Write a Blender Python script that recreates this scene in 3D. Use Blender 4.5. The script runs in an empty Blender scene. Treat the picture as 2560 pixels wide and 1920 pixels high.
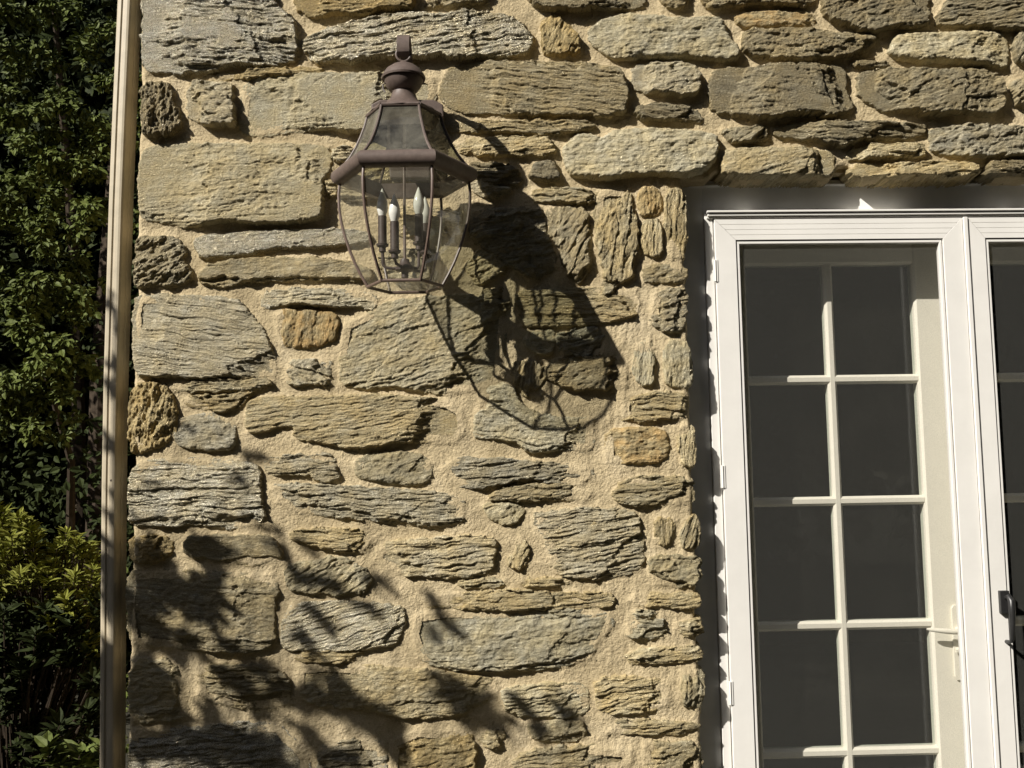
import bpy, math, random
import numpy as np
from mathutils import Vector, Matrix

random.seed(7)
rng = np.random.default_rng(7)
scene = bpy.context.scene
COL = scene.collection
R = math.radians

# ------------------------------------------------------------------ camera
PITCH, YAW, ROLL = R(5.44545), R(2.08496), R(-0.95438)
FPX = 2600.0
CAMPOS = np.array([0.0, -3.2, 1.25])


def cam_axes():
    fw = np.array([math.sin(YAW) * math.cos(PITCH), math.cos(YAW) * math.cos(PITCH), math.sin(PITCH)])
    r0 = np.array([math.cos(YAW), -math.sin(YAW), 0.0])
    u0 = np.cross(r0, fw)
    r = math.cos(ROLL) * r0 + math.sin(ROLL) * u0
    u = np.cross(r, fw)
    return r, u, fw


AX_R, AX_U, AX_F = cam_axes()
cd = bpy.data.cameras.new('camera')
cam = bpy.data.objects.new('camera', cd)
COL.objects.link(cam)
cd.sensor_width = 36.0
cd.sensor_fit = 'HORIZONTAL'
cd.lens = FPX / 2560 * 36.0
cd.clip_start = 0.05
cd.clip_end = 500
cam.matrix_world = Matrix(((AX_R[0], AX_U[0], -AX_F[0], CAMPOS[0]),
                           (AX_R[1], AX_U[1], -AX_F[1], CAMPOS[1]),
                           (AX_R[2], AX_U[2], -AX_F[2], CAMPOS[2]),
                           (0, 0, 0, 1)))
scene.camera = cam

# ------------------------------------------------------------------ light
SUN = np.array([1.29, 1.0, -1.20])
SUN = SUN / np.linalg.norm(SUN)
SUN_EL = math.asin(-SUN[2])
SUN_AZ = math.atan2(-SUN[0], -SUN[1])
w = bpy.data.worlds.new('World')
scene.world = w
w.use_nodes = True
wn = w.node_tree
sky = wn.nodes.new('ShaderNodeTexSky')
sky.sky_type = 'NISHITA'
sky.sun_disc = False
sky.sun_elevation = SUN_EL
sky.sun_rotation = SUN_AZ % (2 * math.pi)
wn.links.new(sky.outputs[0], wn.nodes['Background'].inputs[0])
wn.nodes['Background'].inputs[1].default_value = 0.065
ld = bpy.data.lights.new('sun', 'SUN')
ld.energy = 5.0
ld.angle = R(0.53)
ld.color = (1.0, 0.945, 0.86)
lo = bpy.data.objects.new('sun', ld)
COL.objects.link(lo)
lo.rotation_euler = Vector(SUN).to_track_quat('-Z', 'Y').to_euler()
lo.location = (-6, -5, 8)
scene.view_settings.view_transform = 'Standard'
scene.view_settings.look = 'None'
scene.view_settings.gamma = 1.0
scene.view_settings.use_curve_mapping = False
scene.view_settings.exposure = 0.48
scene.cycles.transparent_max_bounces = 24
scene.cycles.max_bounces = 8


def at(px, py, y=0.0):
    """point where the sight line of photo pixel (px, py) meets the plane at depth y"""
    d = AX_F * FPX + AX_R * (px - 1280) - AX_U * (py - 960)
    return CAMPOS + d / d[1] * (y - CAMPOS[1])


FS = 2560 / 2212.0


def atF(fx, fy, y=0.0):
    return at(fx * FS, fy * FS, y)


# ------------------------------------------------------------------ noise
_perm = rng.permutation(256).astype(np.int32)
_perm = np.concatenate([_perm, _perm, _perm])
_ang = rng.random(256) * 2 * math.pi
_gx, _gy = np.cos(_ang).astype(np.float32), np.sin(_ang).astype(np.float32)


def pn(x, y, s=0):
    x = np.asarray(x, np.float32) + 31.7 * s + 1000
    y = np.asarray(y, np.float32) + 17.3 * s + 1000
    xi = np.floor(x).astype(np.int32)
    yi = np.floor(y).astype(np.int32)
    xf, yf = x - xi, y - yi
    xi &= 255
    yi &= 255
    u = xf * xf * xf * (xf * (xf * 6 - 15) + 10)
    v = yf * yf * yf * (yf * (yf * 6 - 15) + 10)
    a, b = _perm[xi], _perm[xi + 1]
    h00, h10 = _perm[a + yi], _perm[b + yi]
    h01, h11 = _perm[a + yi + 1], _perm[b + yi + 1]
    n00 = _gx[h00] * xf + _gy[h00] * yf
    n10 = _gx[h10] * (xf - 1) + _gy[h10] * yf
    n01 = _gx[h01] * xf + _gy[h01] * (yf - 1)
    n11 = _gx[h11] * (xf - 1) + _gy[h11] * (yf - 1)
    return ((n00 * (1 - u) + n10 * u) * (1 - v) + (n01 * (1 - u) + n11 * u) * v) * 1.5


def fbm(x, y, o=3, s=0, g=0.5):
    t, a = 0, 1.0
    for i in range(o):
        t = t + a * pn(x, y, s + i * 3)
        x, y, a = x * 2.03, y * 2.03, a * g
    return t


def hash1(i):
    return np.modf(np.abs(np.sin(i * 12.9898 + 4.1) * 43758.547))[0]


def chaikin(P, n=1):
    for _ in range(n):
        Q = np.roll(P, -1, 0)
        P = np.stack([P * .8 + Q * .2, P * .2 + Q * .8], 1).reshape(-1, 2)
    return P


def sdf(P, X, Z):
    """signed distance to polygon, positive inside"""
    d = np.full(X.shape, 1e9, np.float32)
    ins = np.zeros(X.shape, bool)
    n = len(P)
    for i in range(n):
        ax, az = P[i]
        bx, bz = P[(i + 1) % n]
        ex, ez = bx - ax, bz - az
        l2 = ex * ex + ez * ez
        if l2 < 1e-12:
            continue
        t = np.clip(((X - ax) * ex + (Z - az) * ez) / l2, 0, 1)
        dd = (X - ax - t * ex) ** 2 + (Z - az - t * ez) ** 2
        d = np.minimum(d, dd)
        if az != bz:
            c = ((az > Z) != (bz > Z)) & (X < (bx - ax) * (Z - az) / (bz - az) + ax)
            ins ^= c
    d = np.sqrt(d)
    return np.where(ins, d, -d)


# ------------------------------------------------------------------ mesh helpers
def link(name, me, mat, parent=None, loc=None):
    o = bpy.data.objects.new(name, me)
    COL.objects.link(o)
    if mat is not None:
        me.materials.append(mat)
    if loc is not None:
        o.location = loc
    if parent is not None:
        o.parent = parent
    return o


def mesh_np(name, V, F, smooth=True, uv=None):
    """V (n,3), F (m,k) numpy arrays"""
    me = bpy.data.meshes.new(name)
    V = np.ascontiguousarray(V, np.float32)
    F = np.ascontiguousarray(F, np.int32)
    m, k = F.shape
    me.vertices.add(len(V))
    me.vertices.foreach_set('co', V.ravel())
    me.loops.add(m * k)
    me.loops.foreach_set('vertex_index', F.ravel())
    me.polygons.add(m)
    me.polygons.foreach_set('loop_start', np.arange(0, m * k, k, dtype=np.int32))
    me.polygons.foreach_set('loop_total', np.full(m, k, np.int32))
    me.polygons.foreach_set('use_smooth', np.full(m, smooth, bool))
    if uv is not None:
        l = me.uv_layers.new(name='UVMap')
        l.data.foreach_set('uv', np.ascontiguousarray(uv[F.ravel()], np.float32).ravel())
    me.update()
    me.validate()
    return me


class MB:
    def __init__(self):
        self.v, self.f = [], []

    def add(self, vs, fs):
        b = len(self.v)
        self.v += [tuple(map(float, p)) for p in vs]
        self.f += [tuple(i + b for i in f) for f in fs]

    def box(self, x0, x1, y0, y1, z0, z1):
        self.add([(x0, y0, z0), (x1, y0, z0), (x1, y1, z0), (x0, y1, z0), (x0, y0, z1), (x1, y0, z1), (x1, y1, z1), (x0, y1, z1)],
                 [(0, 3, 2, 1), (4, 5, 6, 7), (0, 1, 5, 4), (1, 2, 6, 5), (2, 3, 7, 6), (3, 0, 4, 7)])
        return self

    def prism(self, poly, y0, y1, inset=0.0):
        """polygon in x,z, extruded from y0 (front) to y1; counter-clockwise seen from the front"""
        n = len(poly)
        self.add([(p[0], y0, p[1]) for p in poly] + [(p[0], y1, p[1]) for p in poly],
                 [tuple(range(n)), tuple(range(2 * n - 1, n - 1, -1))] +
                 [(i, i + n, (i + 1) % n + n, (i + 1) % n) for i in range(n)])
        return self

    def tube(self, pts, rad, n=10, flat=None, cap=True):
        pts = [Vector(p) for p in pts]
        m = len(pts)
        rads = rad if isinstance(rad, (list, tuple)) else [rad] * m
        prev = None
        rings = []
        for i in range(m):
            t = (pts[min(i + 1, m - 1)] - pts[max(i - 1, 0)]).normalized()
            if prev is None:
                a = Vector((0, 0, 1)) if abs(t.z) < .9 else Vector((1, 0, 0))
                u = t.cross(a).normalized()
            else:
                u = (prev - t * prev.dot(t)).normalized()
            prev = u
            v = t.cross(u)
            r = rads[i]
            rings.append([pts[i] + (u * math.cos(2 * math.pi * k / n) + v * math.sin(2 * math.pi * k / n)) * r for k in range(n)])
        vs = [p for r in rings for p in r]
        fs = [(i * n + k, i * n + (k + 1) % n, (i + 1) * n + (k + 1) % n, (i + 1) * n + k) for i in range(m - 1) for k in range(n)]
        if cap:
            fs += [tuple(range(n - 1, -1, -1)), tuple((m - 1) * n + k for k in range(n))]
        self.add(vs, fs)
        return self

    def lathe(self, prof, c, n=24):
        """prof: list of (radius, z) around vertical axis at c"""
        vs, fs = [], []
        m = len(prof)
        for r, z in prof:
            for k in range(n):
                a = 2 * math.pi * k / n
                vs.append((c[0] + max(r, 1e-5) * math.cos(a), c[1] + max(r, 1e-5) * math.sin(a), z))
        for i in range(m - 1):
            for k in range(n):
                fs.append((i * n + k, i * n + (k + 1) % n, (i + 1) * n + (k + 1) % n, (i + 1) * n + k))
        self.add(vs, fs)
        return self

    def build(self, name, mat, parent=None, smooth=False, bevel=0.0, loc=None):
        me = bpy.data.meshes.new(name)
        vs = self.v
        if loc is not None:
            vs = [(a - loc[0], b - loc[1], c - loc[2]) for a, b, c in vs]
        me.from_pydata(vs, [], self.f)
        if smooth:
            me.polygons.foreach_set('use_smooth', [True] * len(me.polygons))
            try:
                me.set_sharp_from_angle(angle=R(40))
            except Exception:
                pass
        me.update()
        o = link(name, me, mat, parent, loc)
        if bevel:
            b = o.modifiers.new('edge', 'BEVEL')
            b.width = bevel
            b.segments = 2
            b.limit_method = 'ANGLE'
            b.angle_limit = R(40)
        return o


def tag(o, label, cat, group=None, kind=None):
    o['label'] = label
    o['category'] = cat
    if group:
        o['group'] = group
    if kind:
        o['kind'] = kind
    return o


def empty(name, loc):
    o = bpy.data.objects.new(name, None)
    COL.objects.link(o)
    o.location = loc
    o.empty_display_size = 0.1
    return o


def thing(name, loc, label, cat, group=None):
    return tag(empty(name, loc), label, cat, group, 'thing')


# ------------------------------------------------------------------ materials
class NT:
    def __init__(self, name):
        self.m = bpy.data.materials.new(name)
        self.m.use_nodes = True
        self.t = self.m.node_tree
        self.b = self.t.nodes['Principled BSDF']
        self.out = self.t.nodes['Material Output']

    def n(self, typ, ins=None, **kw):
        nd = self.t.nodes.new(typ)
        for k, v in kw.items():
            setattr(nd, k, v)
        for k, v in (ins or {}).items():
            if isinstance(v, tuple) and len(v) == 2 and hasattr(v[0], 'outputs'):
                self.t.links.new(v[0].outputs[v[1]], nd.inputs[k])
            else:
                nd.inputs[k].default_value = v
        return nd

    def l(self, a, ao, b, bi):
        self.t.links.new(a.outputs[ao], b.inputs[bi])

    def noise(self, vec, scale, detail=4, rough=.6, dist=0.0):
        nd = self.n('ShaderNodeTexNoise', {'Scale': scale, 'Detail': detail, 'Roughness': rough, 'Distortion': dist})
        if vec is not None:
            self.l(vec[0], vec[1], nd, 'Vector')
        return nd

    def ramp(self, src, stops):
        r = self.n('ShaderNodeValToRGB')
        self.l(src[0], src[1], r, 'Fac')
        e = r.color_ramp.elements
        while len(e) < len(stops):
            e.new(.5)
        for i, (p, c) in enumerate(stops):
            e[i].position = p
            e[i].color = c if len(c) == 4 else (*c, 1)
        return r

    def mix(self, fac, a, b, mode='MIX'):
        nd = self.n('ShaderNodeMix', data_type='RGBA', blend_type=mode)
        for src, idx in ((fac, 0), (a, 6), (b, 7)):
            if isinstance(src, tuple) and hasattr(src[0], 'outputs'):
                self.t.links.new(src[0].outputs[src[1]], nd.inputs[idx])
            else:
                nd.inputs[idx].default_value = src if not isinstance(src, tuple) or len(src) == 4 else (*src, 1)
        return (nd, 2)

    def color(self, c):
        if isinstance(c[0], (int, float)):
            self.b.inputs['Base Color'].default_value = (*c[:3], 1)
        else:
            self.t.links.new(c[0].outputs[c[1]], self.b.inputs['Base Color'])

    def bump(self, srcs):
        prev = None
        for (src, strength, dist) in srcs:
            bp = self.n('ShaderNodeBump', {'Strength': strength, 'Distance': dist})
            self.t.links.new(src[0].outputs[src[1]], bp.inputs['Height'])
            if prev:
                self.l(prev, 'Normal', bp, 'Normal')
            prev = bp
        self.l(prev, 'Normal', self.b, 'Normal')

    def set(self, **kw):
        for k, v in kw.items():
            self.b.inputs[k.replace('_', ' ')].default_value = v
        return self


def stone_mat(name, c1, c2, c3, spec, rough, bstr, streak=.8, rust=None, glint=.60):
    """schist: streaked along the stone's own grain (UV carries grain coordinates in metres)"""
    t = NT(name)
    tc = t.n('ShaderNodeTexCoord')
    oi = t.n('ShaderNodeObjectInfo')
    mp = t.n('ShaderNodeMapping', {'Vector': (tc, 'UV'), 'Scale': (9, 70, 1)})
    mp2 = t.n('ShaderNodeMapping', {'Vector': (tc, 'UV'), 'Scale': (60, 270, 1)})
    a = t.noise((mp, 0), 1.0, 5, .65, .4)
    f = t.noise((mp2, 0), 1.0, 5, .65, .9)
    iso = t.noise((tc, 'UV'), 150, 4, .65)
    gl = t.noise((tc, 'UV'), 330, 1, .4)
    glm = t.ramp((gl, 0), [(glint, (0, 0, 0)), (glint + .06, (1, 1, 1))])
    big = t.noise((tc, 'UV'), 14, 4, .6)
    spk = t.noise((tc, 'UV'), 420, 2, .5)
    base = t.ramp((a, 0), [(.28, c1), (.5, c2), (.72, c3)])
    col = t.mix((t.ramp((big, 0), [(.35, (0, 0, 0)), (.7, (1, 1, 1))]), 0), (base, 0), (c2[0] * 1.15, c2[1] * 1.05, c2[2] * .85))
    fr = t.ramp((f, 0), [(.3, (.55, .55, .55)), (.7, (1.25, 1.25, 1.25))])
    col = t.mix(streak, col, (fr, 0), 'MULTIPLY')
    sr = t.ramp((spk, 0), [(.3, (.8, .8, .8)), (.68, (1.1, 1.1, 1.1))])
    col = t.mix(.7, col, (sr, 0), 'MULTIPLY')
    if rust:
        rn = t.noise((tc, 'UV'), 22, 4, .6)
        rr = t.ramp((rn, 0), [(.45, (0, 0, 0)), (.62, (1, 1, 1))])
        col = t.mix((rr, 0), col, rust)
    hv = t.n('ShaderNodeMapRange', {'Value': (oi, 'Random'), 'To Min': .80, 'To Max': 1.22})
    col = t.mix(1.0, col, (hv, 0), 'MULTIPLY')
    col = t.mix(1.0, col, (1.56, 1.62, 1.70, 1), 'MULTIPLY')
    h2 = t.n('ShaderNodeMath', {0: (oi, 'Random'), 1: 13.7}, operation='MULTIPLY')
    h3 = t.n('ShaderNodeMath', {0: (h2, 0)}, operation='FRACT')
    tint = t.mix((h3, 0), (1.035, 1.0, .94), (.985, 1.0, 1.045))
    col = t.mix(1.0, col, tint, 'MULTIPLY')
    t.color(col)
    t.set(Roughness=rough, Specular_IOR_Level=spec)
    rm_ = t.n('ShaderNodeMapRange', {'Value': (glm, 0), 'To Min': rough, 'To Max': .22})
    t.l(rm_, 0, t.b, 'Roughness')
    sm_ = t.n('ShaderNodeMapRange', {'Value': (glm, 0), 'To Min': spec * .7, 'To Max': 1.0})
    t.l(sm_, 0, t.b, 'Specular IOR Level')
    mt_ = t.n('ShaderNodeMapRange', {'Value': (glm, 0), 'To Min': 0.0, 'To Max': .45 if glint < .55 else .35})
    t.l(mt_, 0, t.b, 'Metallic')
    t.bump([((f, 0), bstr, .0052), ((iso, 0), bstr, .0055), ((spk, 0), bstr * .7, .0022)])
    return t.m


M = {}
M['schist'] = stone_mat('schist', (.155, .125, .070), (.26, .215, .125), (.38, .33, .215), .35, .6, 1.0)
M['grey'] = stone_mat('grey_schist', (.15, .128, .082), (.25, .218, .145), (.38, .34, .245), .45, .52, 1.0)
M['smooth'] = stone_mat('smooth_schist', (.18, .156, .10), (.255, .225, .15), (.335, .30, .21), .25, .75, .9, .6)
M['dark'] = stone_mat('dark_schist', (.105, .087, .052), (.185, .155, .094), (.28, .24, .15), .35, .62, 1.0)
M['brown'] = stone_mat('brown_schist', (.12, .094, .046), (.22, .17, .084), (.31, .245, .13), .25, .75, 1.0)
M['mica'] = stone_mat('mica_schist', (.15, .13, .085), (.27, .24, .165), (.48, .44, .34), 1.0, .34, 1.0, glint=.49)
M['ochre'] = stone_mat('ochre_stone', (.17, .135, .075), (.235, .185, .10), (.29, .235, .13), .2, .8, .8, .5, rust=(.27, .18, .075))

t = NT('lime_mortar')
tc = t.n('ShaderNodeTexCoord')
n1 = t.noise((tc, 'Object'), 5, 4, .6)
n2 = t.noise((tc, 'Object'), 240, 3, .6)
n3 = t.noise((tc, 'Object'), 45, 4, .65)
c = t.ramp((n1, 0), [(.3, (.43, .35, .21)), (.52, (.57, .47, .295)), (.75, (.65, .55, .37))])
g = t.ramp((n2, 0), [(.3, (.74, .72, .70)), (.62, (1.1, 1.1, 1.1))])
col = t.mix(.75, (c, 0), (g, 0), 'MULTIPLY')
g3 = t.ramp((n3, 0), [(.3, (.8, .8, .8)), (.7, (1.08, 1.08, 1.08))])
col = t.mix(.7, col, (g3, 0), 'MULTIPLY')
t.color(col)
t.set(Roughness=.95, Specular_IOR_Level=.15)
t.bump([((n2, 0), 1.0, .004), ((n3, 0), .4, .003)])
M['mortar'] = t.m


def paint(name, c, rough=.4, spec=.4, var=.06, scale=30, bump=.0):
    t = NT(name)
    tc = t.n('ShaderNodeTexCoord')
    n1 = t.noise((tc, 'Object'), scale, 5, .65)
    r = t.ramp((n1, 0), [(.3, tuple(x * (1 - var) for x in c)), (.7, tuple(min(1, x * (1 + var)) for x in c))])
    t.color((r, 0))
    t.set(Roughness=rough, Specular_IOR_Level=spec)
    if bump:
        n2 = t.noise((tc, 'Object'), 500, 2, .5)
        t.bump([((n2, 0), bump, .0006)])
    return t.m


M['white'] = paint('white_aluminium', (.765, .75, .71), .42, .35, .045, 7)
M['trim'] = paint('trim_paint', (.84, .83, .79), .7, .2, .05, 14)
M['cream'] = paint('cream_door_paint', (.74, .71, .60), .45, .4, .03, 14)
M['lamp'] = paint('brown_powder_coat', (.115, .086, .072), .5, .35, .22, 60, .5)
M['lampdark'] = paint('dark_brown_metal', (.06, .043, .036), .5, .4, .3, 60, .3)
M['came'] = paint('lamp_rib_metal', (.13, .09, .07), .42, .5, .2, 60)
M['bulb'] = paint('frosted_bulb', (.80, .79, .74), .12, .6, .02, 10)
M['black'] = paint('black_handle', (.02, .02, .02), .38, .5, .2, 60)
M['spout'] = paint('tan_downspout_paint', (.46, .40, .29), .5, .35, .12, 16)
M['room'] = paint('room_darkness', (.06, .055, .05), .9, .1, .1, 3)  # near-black colour stands in for the room's lack of light
M['sideside'] = paint('side_wall_stone', (.28, .22, .13), .9, .1, .4, 6, .6)

# clear glass panes with a film of dust
def glass(name, dust0, dust1, tint, rough=.02, scale=9.0, f0=.05):
    t = NT(name)
    nt = t.t
    nt.nodes.remove(t.b)
    tc = t.n('ShaderNodeTexCoord')
    ns = t.noise((tc, 'Object'), scale, 5, .65, .3)
    dr = t.n('ShaderNodeMapRange', {'Value': (ns, 0), 'From Min': .35, 'From Max': .7, 'To Min': dust0, 'To Max': dust1})
    tr = t.n('ShaderNodeBsdfTransparent', {'Color': (*tint, 1)})
    gl = t.n('ShaderNodeBsdfGlossy', {'Roughness': rough})
    lw = t.n('ShaderNodeLayerWeight', {'Blend': .5})
    pw = t.n('ShaderNodeMath', {0: (lw, 1), 1: 5.0}, operation='POWER')
    fr = t.n('ShaderNodeMapRange', {'Value': (pw, 0), 'From Min': 0.0, 'From Max': 1.0, 'To Min': f0, 'To Max': .85})
    m1 = nt.nodes.new('ShaderNodeMixShader')
    nt.links.new(fr.outputs[0], m1.inputs[0])
    nt.links.new(tr.outputs[0], m1.inputs[1])
    nt.links.new(gl.outputs[0], m1.inputs[2])
    df = t.n('ShaderNodeBsdfDiffuse', {'Color': (.62, .58, .46, 1)})
    m2 = nt.nodes.new('ShaderNodeMixShader')
    nt.links.new(dr.outputs[0], m2.inputs[0])
    nt.links.new(m1.outputs[0], m2.inputs[1])
    nt.links.new(df.outputs[0], m2.inputs[2])
    nt.links.new(m2.outputs[0], t.out.inputs[0])
    return t.m


M['lampglass'] = glass('dusty_lamp_glass', .015, .085, (.985, .99, .975), .03, 14, .07)
M['roofglass'] = glass('grimy_tinted_glass', .02, .22, (.62, .64, .58), .04, 11)  # grime plus a dark tint added to deepen the lantern's shadow
M['doorglass'] = glass('door_pane_glass', .0, .006, (.93, .95, .94), .01, 5, .03)
t = NT('insect_screen')
t.t.nodes.remove(t.b)
tr = t.n('ShaderNodeBsdfTransparent', {'Color': (1, 1, 1, 1)})
df = t.n('ShaderNodeBsdfDiffuse', {'Color': (.17, .17, .155, 1)})
tc = t.n('ShaderNodeTexCoord')
wv = t.noise((tc, 'Object'), 420, 2, .6)
wm = t.n('ShaderNodeMapRange', {'Value': (wv, 0), 'From Min': .3, 'From Max': .7, 'To Min': .06, 'To Max': .30})
mx = t.n('ShaderNodeMixShader', {0: (wm, 0)})
t.l(tr, 0, mx, 1)
t.l(df, 0, mx, 2)
t.l(mx, 0, t.out, 0)
M['screen'] = t.m


def leaf_mat(name, a, b, c, rough=.55):
    t = NT(name)
    tc = t.n('ShaderNodeTexCoord')
    nn = t.noise((tc, 'Object'), 3.0, 3, .6)
    n2 = t.noise((tc, 'Object'), 38.0, 2, .6)
    r = t.ramp((n2, 0), [(.3, a), (.5, b), (.72, c)])
    g = t.ramp((nn, 0), [(.35, (.7, .7, .7)), (.65, (1.15, 1.15, 1.1))])
    t.color(t.mix(.8, (r, 0), (g, 0), 'MULTIPLY'))
    t.set(Roughness=rough, Specular_IOR_Level=.12)
    return t.m


M['leaf'] = leaf_mat('holly_leaf', (.048, .062, .012), (.092, .116, .028), (.155, .18, .057), .55)
M['leafdark'] = leaf_mat('shade_dark_leaf', (.014, .020, .005), (.024, .033, .009), (.038, .05, .014), .7)  # darkened leaf colour carries the shade of dense foliage
M['leafyellow'] = leaf_mat('azalea_leaf', (.095, .108, .014), (.16, .168, .027), (.225, .225, .055), .65)
M['bark'] = paint('bark', (.055, .042, .03), .9, .1, .4, 30, .8)
t = NT('lawn')
tc = t.n('ShaderNodeTexCoord')
n1 = t.noise((tc, 'Object'), 1.5, 4, .6)
n2 = t.noise((tc, 'Object'), 60, 4, .7)
r = t.ramp((n1, 0), [(.35, (.032, .031, .018)), (.65, (.068, .06, .036))])
g = t.ramp((n2, 0), [(.3, (.5, .5, .5)), (.7, (1.3, 1.3, 1.3))])
t.color(t.mix(1.0, (r, 0), (g, 0), 'MULTIPLY'))
t.set(Roughness=.95)
t.bump([((n2, 0), 1.0, .03)])
M['lawn'] = t.m

# ------------------------------------------------------------------ ground and the dark room behind the doors
gm = MB()
gm.add([(-150, -150, 0), (150, -150, 0), (150, 150, 0), (-150, 150, 0)], [(0, 1, 2, 3)])
go = gm.build('ground', M['lawn'])
go['kind'] = 'structure'
XL, XD = -1.035, 0.668        # left corner of the wall, left edge of the door opening
ZL = float(at(2000, 449, 0)[2])   # underside of the stones over the door
XR2 = 2.62                    # right edge of the door opening (outside the picture)
rm = MB()
rm.box(-.95, 3.4, .30, .36, ZL + .02, 3.3).box(-.95, XD - .02, .30, .36, 0.01, ZL + .02).box(XR2 + .02, 3.4, .30, .36, 0.01, ZL + .02)
rm.box(-.95, -.90, .36, 4.4, 0.01, 3.3).box(3.35, 3.4, .36, 4.4, 0.01, 3.3).box(-.90, 3.35, 4.35, 4.4, 0.01, 3.3)
rm.box(-.90, 3.35, .36, 4.35, 3.2, 3.3).box(-.90, 3.35, .36, 4.35, 0.01, 0.06)
ro = rm.build('room', M['room'])
ro['kind'] = 'structure'

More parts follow.
